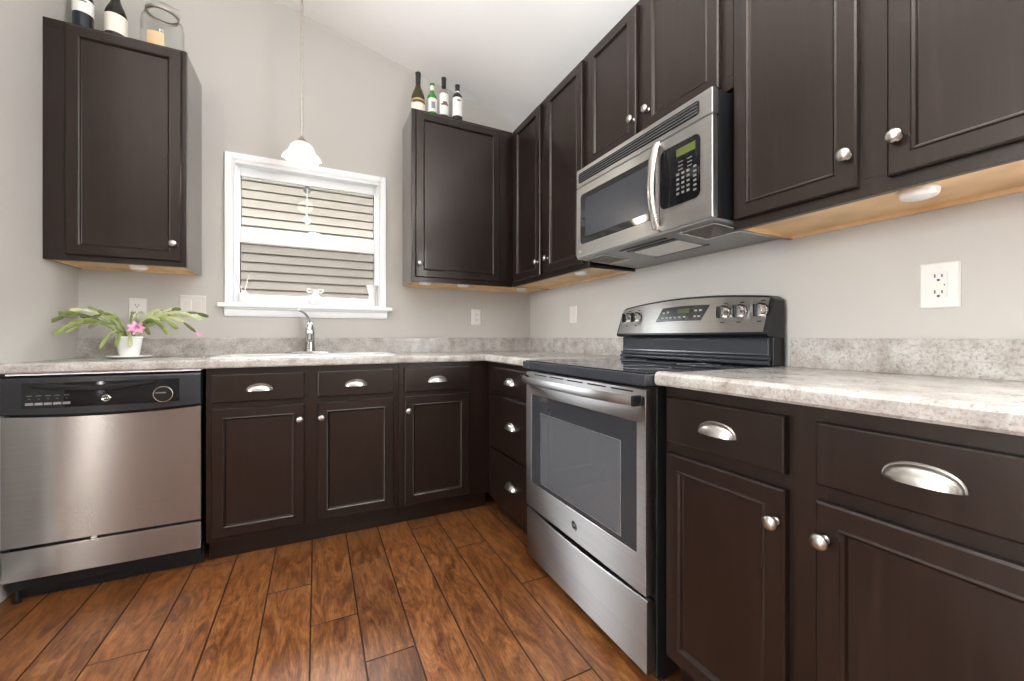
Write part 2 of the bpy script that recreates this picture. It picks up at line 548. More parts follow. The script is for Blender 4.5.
b = MB(); wall_poly(b, [(FY0, -0.05), (0, -0.05), (0, zceil(FX0)), (FY0, zceil(FX0))], 'y', FX0 - 0.12, FX0)
st(b.build('wall_far_left', M['wall'], sharp=10))
b = MB(); wall_poly(b, [(FX0, -0.05), (0, -0.05), (0, ZC), (RIDGE, zceil(RIDGE)), (FX0, zceil(FX0))], 'x', FY0 - 0.12, FY0)
st(b.build('wall_front', M['front_dark'], sharp=10))
b = MB()
b.loft([[(x, y, z) for x, z in ((FX0 - 0.12, zceil(FX0 - 0.12)), (RIDGE, zceil(RIDGE)), (0.12, zceil(0.12)), (0.12, zceil(0.12) + 0.12), (RIDGE, zceil(RIDGE) + 0.12), (FX0 - 0.12, zceil(FX0 - 0.12) + 0.12))] for y in (FY0 - 0.12, TH)])
st(b.build('ceiling', M['ceil'], sharp=10))
b = MB(); b.box(XL, XL + 0.012, -1.05, -0.66, 0.0, 0.09, 0.003)
st(b.build('baseboard_left', M['white']))

# kitchen window (double hung)
def build_window():
    b = MB(TB)
    # casing: flat picture-frame boards with an inner bead, and the jamb liner going outwards
    def frame(u0, u1, z0, z1, w, d0, d1, bev=0.002, wb=None, wt=None):
        wb = w if wb is None else wb; wt = w if wt is None else wt
        b.box(u0, u0 + w, d0, d1, z0, z1, bev)
        b.box(u1 - w, u1, d0, d1, z0, z1, bev)
        b.box(u0 + w, u1 - w, d0, d1, z1 - wt, z1, bev)
        if wb: b.box(u0 + w, u1 - w, d0, d1, z0, z0 + wb, bev)
    frame(-1.984, -1.098, 1.205, 2.073, 0.034, 0.0, 0.018, 0.003, wb=0)
    frame(-1.957, -1.125, 1.205, 2.046, 0.012, -0.15, 0.012, 0.002, wb=0.012)
    o = st(b.build('window_1', M['white']))
    o['label'] = 'white double hung kitchen window over the sink'
    b = MB(TB); frame(-1.9445, -1.1375, 1.60, 2.0335, 0.028, -0.088, -0.050, 0.003, wb=0.05, wt=0.066)
    b.build('upper_sash', M['vinyl'], o)
    b = MB(TB); b.box(-1.92, -1.162, -0.072, -0.066, 1.648, 1.972); b.build('upper_pane', M['pane'], o)
    b = MB(TB); frame(-1.9445, -1.1375, 1.2175, 1.655, 0.030, -0.048, -0.014, 0.003, wb=0.045, wt=0.088)
    b.build('lower_sash', M['vinyl'], o)
    b = MB(TB); b.box(-1.918, -1.164, -0.034, -0.028, 1.26, 1.57); b.build('lower_pane', M['pane'], o)
    b = MB(TB); b.box(-1.56, -1.49, -0.045, -0.018, 1.655, 1.664, 0.003); b.box(-1.55, -1.515, -0.045, -0.025, 1.664, 1.670, 0.003)
    b.build('sash_lock', M['white'], o)
    b = MB(TB); b.box(-1.945, -1.137, -0.112, -0.110, 1.217, 1.60); b.build('insect_screen', M['screen'], o)
    b = MB(TB)   # inner stops closing the jamb beside the sashes
    b.box(-1.9445, -1.936, -0.0135, 0.010, 1.2175, 2.0335, 0.002); b.box(-1.146, -1.1375, -0.0135, 0.010, 1.2175, 2.0335, 0.002)
    b.box(-1.936, -1.146, -0.049, 0.010, 2.016, 2.0335, 0.002); b.box(-1.9445, -1.930, -0.0485, -0.0145, 1.656, 2.0335, 0.002); b.box(-1.152, -1.1375, -0.0485, -0.0145, 1.656, 2.0335, 0.002)
    b.build('sash_stop', M['vinyl'], o)
    # stool and apron under the window
    b = MB(TB)
    b.box(-2.013, -1.061, -0.035, 0.052, 1.183, 1.207, 0.006)
    o2 = st(b.build('trim_1', M['white']))
    b = MB(TB); b.loft([[(u, d, z) for d, z in ((0, 1.183), (0.026, 1.183), (0.026, 1.176), (0.018, 1.17), (0.018, 1.145), (0.010, 1.133), (0, 1.133))] for u in (-1.985, -1.09)])
    st(b.build('trim_2', M['white']))
build_window()

# ------------------------------------------------------------------ outside: the neighbouring house
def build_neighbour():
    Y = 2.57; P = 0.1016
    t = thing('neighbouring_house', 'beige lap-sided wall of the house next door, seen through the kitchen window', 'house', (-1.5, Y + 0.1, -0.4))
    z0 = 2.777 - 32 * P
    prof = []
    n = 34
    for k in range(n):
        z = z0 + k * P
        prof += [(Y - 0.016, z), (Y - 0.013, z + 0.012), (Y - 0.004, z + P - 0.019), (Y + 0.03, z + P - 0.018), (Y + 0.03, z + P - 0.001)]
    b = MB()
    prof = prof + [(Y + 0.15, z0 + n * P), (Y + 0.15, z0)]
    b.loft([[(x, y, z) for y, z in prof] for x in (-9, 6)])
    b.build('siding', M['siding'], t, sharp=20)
    zt = z0 + n * P
    b = MB(); b.box(-9, 6, Y - 0.25, Y + 0.4, zt, zt + 0.03); b.box(-9, 6, Y - 0.28, Y - 0.25, zt - 0.02, zt + 0.10)
    b.build('soffit', M['soffit'], t)
    g = MB(); g.box(-12, 9, TH, 9, -0.55, -0.45)
    o = g.build('ground', M['grass']); st(o)
build_neighbour()

# ------------------------------------------------------------------ cabinet kit
def door_front(T, u0, u1, z0, z1, d, name, parent, t=0.02, fw=0.041):
    b = MB(T)
    b.rects(u0, u1, z0, z1, [(0.0, d + 0.0005), (0.0, d + t - 0.004), (0.004, d + t), (fw, d + t), (fw + 0.004, d + t + 0.0025), (fw + 0.009, d + t - 0.001), (fw + 0.012, d + t - 0.008), (fw + 0.013, d + t - 0.0085)])
    return b.build(name, M['wood'], parent, sharp=22)

def slab_front(T, u0, u1, z0, z1, d, parent, t=0.02):
    b = MB(T)
    b.rects(u0, u1, z0, z1, [(0, d + 0.0005), (0, d + t - 0.005), (0.0015, d + t - 0.002), (0.005, d + t)])
    return b.build('drawer', M['wood'], parent, sharp=22)

def knob(T, u, z, d, parent):
    b = MB(T)
    prof = [(0.0001, 0.0), (0.009, 0.0), (0.0085, 0.002), (0.0055, 0.004), (0.005, 0.013), (0.008, 0.017), (0.0145, 0.019), (0.0158, 0.022), (0.015, 0.0255), (0.011, 0.029), (0.006, 0.0305), (0.0001, 0.031)]
    b.lathe(prof, (u, d, z), 'y', 20)
    return b.build('knob', M['nickel'], parent, sharp=60)

def cup_pull(T, u, z, d, parent, a=0.0505, h=0.031, c=0.024):
    """bin pull: a quarter-ellipsoid shell, open below; z is its lower edge"""
    b = MB(T)
    def shell(a, h, c, dd):
        L = []
        for j in range(9):
            tt = (pi / 2) * j / 8
            L.append([(u - a * cos(pi * i / 24), d + dd + c * sin(pi * i / 24) ** 0.8 * sin(tt), z + h * sin(pi * i / 24) ** 0.8 * cos(tt)) for i in range(25)])
        return L
    o = shell(a, h, c, 0.0005); i_ = shell(a - 0.002, h - 0.002, c - 0.002, 0.0005)
    b.loft(o + i_[::-1] + [o[0]], closed=False, cap0=False, cap1=False)
    b.tube([(u - (a - 0.0005) * cos(pi * i / 24), d + 0.0022, z + (h + 0.0005) * sin(pi * i / 24) ** 0.8) for i in range(25)], 0.0024, 6)
    return b.build('cup_pull', M['nickel'], parent, sharp=50)

def upper_cabinet(T, label, u0, u1, depth, z0, z1, doors, group, gap_l=0.0, gap_r=0.0, fu0=None, fu1=None):
    """doors: (u0, u1, z0, z1, knob_u, knob_z)"""
    fu0 = u0 if fu0 is None else fu0; fu1 = u1 if fu1 is None else fu1
    c = Vector(T((u0 + u1) / 2, 0.0, z0))
    t = thing('wall_cabinet', label, 'cabinet', tuple(c), group)
    b = MB(T)
    w = 0.016; df = depth - 0.02
    b.box(u0 + 0.001, u0 + w, 0.001, df, z0, z1 - 0.002)
    b.box(u1 - w, u1 - 0.001, 0.001, df, z0, z1 - 0.002)
    b.box(u0 + w, u1 - w, 0.001, df, z1 - 0.018, z1 - 0.002)
    b.box(u0 + w, u1 - w, 0.001, 0.01, z0 + 0.04, z1 - 0.018)
    b.build('carcass', M['panel'], t)
    b = MB(T)
    f0, f1 = fu0 + 0.0005, fu1 - 0.0005
    b.box(f0, f1, df, depth, z0, z0 + 0.045, 0.001)
    b.box(f0, f1, df, depth, z1 - 0.045, z1, 0.001)
    zs0, zs1 = z0 + 0.045, z1 - 0.045
    edges = [f0] + [x for d in doors for x in (d[0] + 0.012, d[1] - 0.012)] + [f1]
    for i in range(0, len(edges), 2):
        b.box(edges[i], edges[i + 1], df, depth, zs0, zs1, 0.001)
    b.build('face_frame', M['wood'], t)
    b = MB(T)
    b.box(u0 + w, u1 - w, 0.011, df - 0.0005, z0 + 0.013, z0 + 0.025)
    b.box(u0 + w, u1 - w, 0.001, 0.014, z0 + 0.001, z0 + 0.013)
    b.box(u0 + w, u0 + w + 0.003, 0.014, df - 0.0005, z0 + 0.001, z0 + 0.013)
    b.box(u1 - w - 0.003, u1 - w, 0.014, df - 0.0005, z0 + 0.001, z0 + 0.013)
    o = b.build('bottom_panel', M['maple'], t); o['label'] = 'natural maple bottom panel with its rails'
    for (a, e, q0, q1, ku, kz) in doors:
        dd = door_front(T, a, e, q0, q1, depth, 'door', t)
        knob(T, ku, kz, depth + 0.02, dd)
    return t

def base_cabinet(T, label, u0, u1, doors, drawers, group, fu0=None, fu1=None, depth=0.602, toe=0.545, cu0=None, cu1=None):
    """doors: (u0,u1,z0,z1,knob_u,knob_z); drawers: (u0,u1,z0,z1,pull_u,pull_z)"""
    fu0 = u0 if fu0 is None else fu0; fu1 = u1 if fu1 is None else fu1
    t = thing('base_cabinet', label, 'cabinet', tuple(T((u0 + u1) / 2, 0.3, 0)), group)
    b = MB(T); df = depth - 0.02; zt = 0.8745
    u0, u1 = u0 + 0.001, u1 - 0.001
    b.box(u0, u0 + 0.016, 0.01, df, 0.10, zt)
    b.box(u1 - 0.016, u1, 0.01, df, 0.10, zt)
    b.box(u0, u1, 0.01, df, 0.10, 0.116)
    b.box(u0 + 0.016, u1 - 0.016, 0.01, 0.02, 0.116, zt)
    b.build('carcass', M['panel'], t)
    b = MB(T); b.box(fu0 + 0.001, fu1 - 0.001, toe - 0.012, toe, 0.001, 0.10)
    b.build('toe_kick', M['wood'], t)
    b = MB(T)
    f0, f1 = fu0 + 0.0005, fu1 - 0.0005
    cols = sorted({(a + 0.012, e - 0.012) for (a, e, *_r) in list(doors) + list(drawers)})
    edges = [f0] + [x for c in cols for x in c] + [f1]
    for i in range(0, len(edges), 2):
        b.box(edges[i], edges[i + 1], df, depth, 0.10, zt, 0.001)
    for c in cols:
        zz = sorted({(q0, q1) for (a, e, q0, q1, *_r) in list(doors) + list(drawers) if abs(a + 0.012 - c[0]) < 1e-4})
        lo = 0.10
        for q0, q1 in zz:
            b.box(c[0], c[1], df, depth, lo, q0 + 0.012)
            lo = q1 - 0.012
        b.box(c[0], c[1], df, depth, lo, zt)
    b.build('face_frame', M['wood'], t)
    for (a, e, q0, q1, ku, kz) in doors:
        dd = door_front(T, a, e, q0, q1, depth, 'door', t)
        knob(T, ku, kz, depth + 0.02, dd)
    for (a, e, q0, q1, pu, pz) in drawers:
        dr = slab_front(T, a, e, q0, q1, depth, t)
        cup_pull(T, pu, pz, depth + 0.02, dr)
    return t

UZ0, UZ1, UD = 1.357, 2.422, 0.298
GU = 'dark wall cabinets'
upper_cabinet(TB, 'dark wall cabinet left of the window with two bottles and a glass jar on top', XL, -2.090, UD, UZ0, UZ1,
              [(-2.518, -2.107, 1.382, 2.408, -2.136, 1.463)], GU)
upper_cabinet(TB, 'dark wall cabinet right of the window with four bottles standing on top', -0.9885, -0.0005, UD, UZ0, UZ1,
              [(-0.964, -0.402, 1.385, 2.404, -0.943, 1.465)], GU, fu1=-UD)
upper_cabinet(TR, 'tall two-door dark wall cabinet between the room corner and the microwave', UD, 1.167, UD, UZ0, UZ1,
              [(0.357, 0.706, 1.384, 2.404, 0.683, 1.463), (0.774, 1.127, 1.384, 2.404, 0.797, 1.465)], GU)
upper_cabinet(TR, 'short two-door dark wall cabinet directly above the microwave', 1.167, 1.929, UD, 1.822, UZ1,
              [(1.178, 1.505, 1.842, 2.404, 1.492, 1.923), (1.551, 1.887, 1.842, 2.404, 1.576, 1.924)], GU)
upper_cabinet(TR, 'large two-door dark wall cabinet to the right of the microwave, nearest the viewer', 1.929, 2.675, UD, UZ0, UZ1,
              [(1.941, 2.266, 1.384, 2.404, 2.249, 1.465), (2.325, 2.655, 1.388, 2.404, 2.345, 1.469)], GU)

GB = 'dark base cabinets'
DZ0, DZ1, RZ0, RZ1 = 0.12, 0.694, 0.719, 0.846
base_cabinet(TB, 'wide dark sink base cabinet between the dishwasher and the single-door cabinet', -1.952, -1.122,
             [(-1.930, -1.565, DZ0, DZ1, -1.584, 0.622), (-1.509, -1.149, DZ0, DZ1, -1.491, 0.622)],
             [(-1.930, -1.565, RZ0, RZ1, -1.747, 0.767), (-1.509, -1.149, RZ0, RZ1, -1.333, 0.767)], GB)
base_cabinet(TB, 'single-door dark base cabinet in the corner, right of the sink base', -1.122, -0.602,
             [(-1.091, -0.730, DZ0, DZ1, -1.074, 0.622)], [(-1.091, -0.730, RZ0, RZ1, -0.914, 0.767)], GB, fu1=-0.602)
base_cabinet(TR, 'narrow dark three-drawer base cabinet between the corner and the range', 0.602, 1.167,
             [], [(0.664, 1.145, 0.719, 0.846, 0.93, 0.767), (0.664, 1.145, 0.398, 0.692, 0.937, 0.54), (0.664, 1.145, 0.105, 0.385, 0.941, 0.236)], GB)
base_cabinet(TR, 'two-door dark base cabinet to the right of the range, nearest the viewer', 1.933, 2.675,
             [(1.950, 2.272, 0.108, 0.686, 2.254, 0.615), (2.330, 2.657, 0.108, 0.688, 2.348, 0.617)],
             [(1.950, 2.272, 0.719, 0.844, 2.113, 0.769), (2.330, 2.657, 0.719, 0.844, 2.488, 0.772)], GB)

# ------------------------------------------------------------------ worktops
CP = [(0.001, 0.876), (0.001, 0.909), (0.58, 0.909), (0.594, 0.9115), (0.606, 0.914), (0.628, 0.9145), (0.638, 0.912), (0.6445, 0.905), (0.6455, 0.895), (0.6445, 0.882), (0.640, 0.876)]
SX0, SX1, SD0, SD1 = -1.945, -1.135, 0.085, 0.555
YR0, YR1 = 1.176, 1.931
def build_counter():
    t = thing('worktop', 'L-shaped speckled grey laminate worktop holding the sink and running to the range', 'worktop', (-1.5, -0.32, 0.876))
    b = MB()
    sec = lambda x, P: [(x, -d, z) for d, z in P]
    b.loft([sec(XL + 0.001, CP), sec(SX0, CP)])
    back = [(0.001, 0.876), (0.001, 0.909), (SD0, 0.909), (SD0, 0.876)]
    front = [(SD1, 0.876), (SD1, 0.909)] + CP[2:]
    b.loft([sec(SX0, back), sec(SX1, back)]); b.loft([sec(SX0, front), sec(SX1, front)])
    b.loft([sec(SX1, CP), [(-d, -d, z) for d, z in CP], [(-d, -YR0, z) for d, z in CP]])
    b.build('countertop', M['counter'], t, sharp=30)
    b = MB()
    BS = [(0.001, 0.9092), (0.021, 0.9092), (0.021, 1.003), (0.018, 1.008), (0.001, 1.008)]
    b.loft([sec(XL + 0.001, BS), [(-d, -d, z) for d, z in BS], [(-d, -1.155, z) for d, z in BS]])
    b.build('backsplash', M['counter'], t, sharp=30)
    t = thing('worktop', 'speckled grey laminate worktop right of the range, nearest the viewer', 'worktop', (-0.32, -2.3, 0.876))
    b = MB()
    b.loft([[(-d, -y, z) for d, z in CP] for y in (YR1 + 0.001, 2.69)])
    b.build('countertop', M['counter'], t, sharp=30)
    b = MB()
    b.loft([[(-d, -y, z) for d, z in BS] for y in (1.944, 2.69)])
    b.build('backsplash', M['counter'], t, sharp=30)
build_counter()

# ------------------------------------------------------------------ sink and faucet
def rrect(u0, u1, d0, d1, r, z, n=5):
    P = []
    for cx, cy, a in ((u1 - r, d1 - r, 0), (u0 + r, d1 - r, pi / 2), (u0 + r, d0 + r, pi), (u1 - r, d0 + r, 1.5 * pi)):
        for i in range(n + 1):
            q = a + (pi / 2) * i / n
            P.append((cx + r * cos(q), cy + r * sin(q), z))
    return P
def build_sink():
    t = thing('kitchen_sink', 'white drop-in kitchen sink under the window', 'sink', (-1.54, -0.32, 0.91))
    b = MB(TB)
    L = [rrect(SX0 - 0.012, SX1 + 0.012, SD0 - 0.018, SD1 + 0.012, 0.04, 0.9095), rrect(SX0 - 0.010, SX1 + 0.010, SD0 - 0.016, SD1 + 0.010, 0.04, 0.918),
         rrect(SX0 - 0.002, SX1 + 0.002, SD0 - 0.008, SD1 + 0.002, 0.04, 0.920), rrect(SX0 + 0.02, SX1 - 0.02, 0.175, SD1 - 0.02, 0.05, 0.918),
         rrect(SX0 + 0.026, SX1 - 0.026, 0.18, SD1 - 0.026, 0.05, 0.908), rrect(SX0 + 0.04, SX1 - 0.04, 0.19, SD1 - 0.04, 0.06, 0.74), rrect(SX0 + 0.07, SX1 - 0.07, 0.22, SD1 - 0.07, 0.05, 0.725)]
    b.loft(L, cap0=False)
    b.build('basin', M['sinkw'], t, sharp=40)
    b = MB(TB); b.lathe([(0.0001, 0.7275), (0.03, 0.7275), (0.042, 0.7285), (0.044, 0.7262)], (-1.54, 0.36, 0), 'z', 24)
    b.build('drain', M['chrome'], t)
    # faucet
    fx, fd, z = -1.548, 0.122, 0.920
    t = thing('kitchen_faucet', 'brushed nickel single-lever kitchen faucet behind the sink', 'faucet', (fx, -fd, z))
    b = MB(TB)
    b.loft([[(fx + (0.128 * s) * cos(a), fd + (0.028 * s) * sin(a), zz) for a in [2 * pi * i / 32 for i in range(32)]] for s, zz in ((1, z), (1, z + 0.004), (0.93, z + 0.008))])
    b.build('deck_plate', M['faucet'], t)
    b = MB(TB)
    b.lathe([(0.0001, z + 0.008), (0.031, z + 0.008), (0.027, z + 0.02), (0.024, z + 0.06), (0.0235, z + 0.11), (0.026, z + 0.124), (0.0001, z + 0.126)], (fx, fd, 0), 'z', 28)
    b.build('body', M['faucet'], t)
    b = MB(TB)   # spout reaches over the basin, towards the room
    b.tube([(fx, fd + 0.008, z + 0.098), (fx, fd + 0.04, z + 0.116), (fx, fd + 0.08, z + 0.124), (fx, fd + 0.12, z + 0.116), (fx, fd + 0.148, z + 0.096), (fx, fd + 0.160, z + 0.072)], [0.017, 0.0175, 0.0175, 0.018, 0.019, 0.018], 16)
    b.build('spout', M['faucet'], t)
    b = MB(TB)
    b.lathe([(0.0265, z + 0.126), (0.0275, z + 0.134), (0.025, z + 0.152), (0.018, z + 0.168), (0.010, z + 0.176), (0.0001, z + 0.178)], (fx, fd, 0), 'z', 24)
    b.build('cap', M['chrome'], t)
    b = MB(TB)
    b.tube([(fx - 0.004, fd - 0.006, z + 0.168), (fx - 0.004, fd - 0.012, z + 0.19), (fx - 0.012, fd - 0.016, z + 0.212), (fx - 0.026, fd - 0.018, z + 0.232), (fx - 0.045, fd - 0.018, z + 0.246), (fx - 0.062, fd - 0.018, z + 0.251)], [0.010, 0.0085, 0.0075, 0.007, 0.0068, 0.006], 10)
    b.build('lever', M['faucet'], t)
build_sink()

# ------------------------------------------------------------------ dishwasher
def badge(T, u, d, z, r, parent, mats=('chrome', 'blackp'), txt='GE'):
    b = MB(T)
    b.lathe([(r, 0), (r, 0.0018), (r * 0.92, 0.0024), (r * 0.84, 0.0018), (r * 0.84, 0)], (u, d, z), 'y', 28)
    b.lathe([(0.0001, 0.0012), (r * 0.85, 0.0012), (r * 0.85, 0.0)], (u, d, z), 'y', 28, mat=1)
    vs, fs = letters(txt, r * 1.05)
    b.add([(u + x, d + 0.0016 + q, z + y) for x, y, q in vs], fs)
    return b.build('badge', [M[mats[0]], M[mats[1]]], parent)

def build_dishwasher():
    u0, u1 = -2.560, -1.964
    t = thing('dishwasher', 'stainless steel dishwasher with black control strip under the worktop, left of the sink base', 'dishwasher', ((u0 + u1) / 2, -0.32, 0.0))
    b = MB(TB); b.box(u0 + 0.006, u1 - 0.006, 0.03, 0.595, 0.05, 0.868); b.build('tub', M['blackp'], t)
    b = MB(TB); b.box(u0 + 0.014, u1, 0.59, 0.636, 0.868, 0.8735, 0.001); b.build('mounting_strip', M['white'], t)
    um, hw = (u0 + u1) / 2, (u1 - u0) / 2
    bow = lambda u, k=0.020: k * max(0.0, 1 - ((u - um) / hw) ** 2)
    us = [u0 + (u1 - u0) * i / 24 for i in range(25)]
    # control console, bowed in plan and rolled back at the top
    b = MB(TB)
    zb = lambda u: 0.722 - 0.012 * max(0, 1 - ((u - um) / hw) ** 2)
    b.loft([[(u, 0.59, zb(u)), (u, 0.628 + bow(u), zb(u)), (u, 0.634 + bow(u), zb(u) + 0.006), (u, 0.634 + bow(u), 0.846), (u, 0.628 + bow(u), 0.858), (u, 0.612, 0.864), (u, 0.59, 0.864)] for u in us])
    con = b.build('control_console', M['console'], t)
    us2 = [-2.500 + 0.466 * i / 20 for i in range(21)]
    b = MB(TB)
    b.loft([[(u, 0.6345 + bow(u), 0.744), (u, 0.6365 + bow(u), 0.746), (u, 0.6365 + bow(u), 0.838), (u, 0.6345 + bow(u), 0.840)] for u in us2])
    b.build('control_panel', M['blackg'], con)
    b = MB(TB)
    ush = [-2.47 + 0.36 * i / 16 for i in range(17)]
    b.loft([[(u, 0.6367 + bow(u), 0.822 - 0.020 * sin(pi * i / 16)), (u, 0.645 + bow(u), 0.826 - 0.020 * sin(pi * i / 16)), (u, 0.645 + bow(u), 0.834 - 0.016 * sin(pi * i / 16)), (u, 0.6367 + bow(u), 0.838 - 0.012 * sin(pi * i / 16))] for i, u in enumerate(ush)])
    b.build('latch_handle', M['blackp'], con)
    for k in range(5):
        u = -2.478 + k * 0.026
        b = MB(TB); b.box(u - 0.011, u + 0.011, 0.637 + bow(u), 0.6392 + bow(u), 0.756, 0.7655, 0.002)
        b.build('button', M['graysteel'], con)
    b = MB(TB)
    for k in range(5):
        u = -2.478 + k * 0.026
        b.box(u - 0.008, u + 0.007, 0.637 + bow(u), 0.6374 + bow(u), 0.790, 0.7925)
        b.box(u - 0.002, u + 0.002, 0.637 + bow(u), 0.6374 + bow(u), 0.778, 0.781)
    b.build('printed_marks', M['keys'], con)
    badge(TB, -2.260, 0.6372 + bow(-2.26), 0.772, 0.0125, con)
    ud = -2.083
    b = MB(TB)
    b.lathe([(0.030, 0), (0.030, 0.012), (0.026, 0.016), (0.0001, 0.016)], (ud, 0.637 + bow(ud), 0.777), 'y', 28)
    dl = b.build('cycle_dial', M['blackp'], t)
    b = MB(TB); b.lathe([(0.0305, 0.010), (0.033, 0.011), (0.033, 0.0135), (0.0305, 0.014)], (ud, 0.637 + bow(ud), 0.777), 'y', 28)
    b.build('dial_ring', M['chrome'], dl)
    b = MB(TB); b.box(ud - 0.024, ud + 0.01, 0.6532 + bow(ud), 0.656 + bow(ud), 0.781, 0.786, 0.001)
    b.build('dial_pointer', M['keys'], dl)
    # steel door, slightly bowed at the top edge to meet the console
    b = MB(TB)
    b.loft([[(u, 0.60, 0.222), (u, 0.626, 0.222), (u, 0.630, 0.226), (u, 0.630, zb(u) - 0.008), (u, 0.626, zb(u) - 0.004), (u, 0.60, zb(u) - 0.004)] for u in us])
    b.build('door_panel', M['steel_dw'], t)
    b = MB(TB); b.box(-2.315, -2.30, 0.618, 0.631, 0.2155, 0.2215, 0.001); b.build('door_clip', M['label'], t)
    b = MB(TB); b.box(u0, u1, 0.60, 0.630, 0.098, 0.2135, 0.003); b.build('access_panel', M['steel_dw'], t)
    b = MB(TB); b.box(u0 + 0.012, u1 - 0.004, 0.53, 0.56, 0.002, 0.098, 0.002); b.build('toe_panel', M['blackp'], t)
    for q in (u0 + 0.02,):
        b = MB(TB); b.lathe([(0.0001, 0), (0.014, 0), (0.014, 0.006), (0.006, 0.008), (0.006, 0.05)], (q, 0.582, 0.0), 'z', 16)
        b.build('levelling_foot', M['blackp'], t)
build_dishwasher()

# ------------------------------------------------------------------ range
def build_range():
    u0, u1 = 1.181, 1.925
    um = (u0 + u1) / 2
    t = thing('electric_range', 'stainless steel electric range with black glass cooktop under the microwave', 'range', (-0.34, -um, 0))
    b = MB(TR); b.box(u0, u1, 0.025, 0.628, 0.02, 0.868, 0.003); b.build('body', M['blackp'], t)
    for qu in (u0 + 0.05, u1 - 0.05):
        for qd in (0.08, 0.58):
            b = MB(TR); b.lathe([(0.0001, 0), (0.018, 0), (0.018, 0.012), (0.0001, 0.022)], (qu, qd, 0), 'z', 14); b.build('levelling_foot', M['blackp'], t)
    # cooktop
    b = MB(TR)
    b.box(u0 - 0.003, u1 + 0.003, 0.06, 0.678, 0.872, 0.906, 0.004)
    top = b.build('cooktop', M['slate'], t)
    b = MB(TR); b.box(u0 + 0.008, u1 - 0.008, 0.075, 0.668, 0.9062, 0.9095, 0.001); b.build('glass_top', M['cooktop'], top)
    for qu, qd, r in ((1.37, 0.50, 0.105), (1.74, 0.50, 0.09), (1.37, 0.23, 0.075), (1.74, 0.23, 0.075)):
        b = MB(TR); b.lathe([(r, 0.9096), (r, 0.9099), (r - 0.003, 0.9099), (r - 0.003, 0.9096)], (qu, qd, 0), 'z', 40); b.build('burner_ring', M['graysteel'], top)
    # oven cavity seen through the glass
    b = MB(TR)
    iu0, iu1, iz0, iz1 = 1.322, 1.812, 0.398, 0.690
    # door: steel frame around a black glass field
    dz0, dz1 = 0.268, 0.860
    du0, du1 = u0 + 0.014, u1 - 0.004
    gu0, gu1, gz0, gz1 = 1.243, 1.884, 0.378, 0.762
    b = MB(TR); D0, D1 = 0.632, 0.668
    b.box(du0, du1, D0, D1, dz0, gz0, 0.003)
    b.box(du0, du1, D0, D1, gz1, dz1, 0.003)
    b.box(du0, gu0, D0, D1, gz0 - 0.002, gz1 + 0.002, 0.002)
    b.box(gu1, du1, D0, D1, gz0 - 0.002, gz1 + 0.002, 0.002)
    door = b.build('oven_door', M['steel_u'], t)
    b = MB(TR); e = 0.0005
    b.box(gu0 + e, iu0, D0 + 0.004, D1 - 0.002, gz0 + e, gz1 - e)
    b.box(iu1, gu1 - e, D0 + 0.004, D1 - 0.002, gz0 + e, gz1 - e)
    b.box(iu0, iu1, D0 + 0.004, D1 - 0.002, gz0 + e, iz0)
    b.box(iu0, iu1, D0 + 0.004, D1 - 0.002, iz1, gz1 - e)
    b.build('window_border', M['ovenborder'], door)
    b = MB(TR); b.box(iu0 + e, iu1 - e, D1 - 0.008, D1 - 0.002, iz0 + e, iz1 - e); b.build('window_glass', M['ovenglass'], door)
    b = MB(TR)
    b.box(iu0 - 0.003, iu0, D1 - 0.0022, D1 - 0.0012, iz0 - 0.003, iz1 + 0.003); b.box(iu1, iu1 + 0.003, D1 - 0.0022, D1 - 0.0012, iz0 - 0.003, iz1 + 0.003)
    b.box(iu0, iu1, D1 - 0.0022, D1 - 0.0012, iz0 - 0.003, iz0); b.box(iu0, iu1, D1 - 0.0022, D1 - 0.0012, iz1, iz1 + 0.003)
    b.build('window_outline', M['graysteel'], door)
    b = MB(TR)   # shallow enamelled cavity behind the glass, inside the door thickness
    b.box(iu0, iu1, D0 - 0.003, D0 + 0.001, iz0, iz1)
    b.build('inner_liner', M['ovenin'], door)
    b = MB(TR)
    for zz in (0.47, 0.575):
        b.tube([(iu0 + 0.004, D0 + 0.010, zz), (iu1 - 0.004, D0 + 0.010, zz)], 0.0025, 6)
        b.tube([(iu0 + 0.004, D0 + 0.010, zz - 0.014), (iu1 - 0.004, D0 + 0.010, zz - 0.014)], 0.0015, 6)
    for k in range(13):
        q = iu0 + 0.02 + k * (iu1 - iu0 - 0.04) / 12
        b.tube([(q, D0 + 0.010, 0.456), (q, D0 + 0.010, 0.47)], 0.001, 5); b.tube([(q, D0 + 0.010, 0.561), (q, D0 + 0.010, 0.575)], 0.001, 5)
    b.build('oven_rack', M['rackm'], door)
    b = MB(TR)   # vent slots along the top of the door
    n = 5
    for k in range(n):
        a = du0 + 0.075 + k * 0.125
        b.box(a, a + 0.10, D1 - 0.003, D1 + 0.0006, 0.8485, 0.8535, 0.001)
    b.build('vent_slot', M['blackp'], door)
    b = MB(TR)   # bowed handle
    N = 24; L = []
    for i in range(N + 1):
        q = i / N
        u = 1.205 + (1.905 - 1.205) * q
        dd = 0.690 + 0.030 * (1 - (2 * q - 1) ** 4)
        s = 1.0
        L.append([(u, dd + 0.011 * s * cos(a), 0.829 + 0.0145 * s * sin(a)) for a in [2 * pi * k / 14 for k in range(14)]])
    b.loft(L)
    hd = b.build('door_handle', M['steel_u'], door)
    for q in (1.205, 1.905):
        b = MB(TR); b.box(q - 0.006, q + 0.016 if q < 1.5 else q + 0.004, D1, 0.706, 0.813, 0.845, 0.005); b.build('handle_end', M['blackp'], door)
    badge(TR, 1.566, D1 + 0.0003, 0.327, 0.0155, door, ('graysteel', 'blackp'))
    # storage drawer with a scooped, shadowed top lip
    b = MB(TR)
    L = []
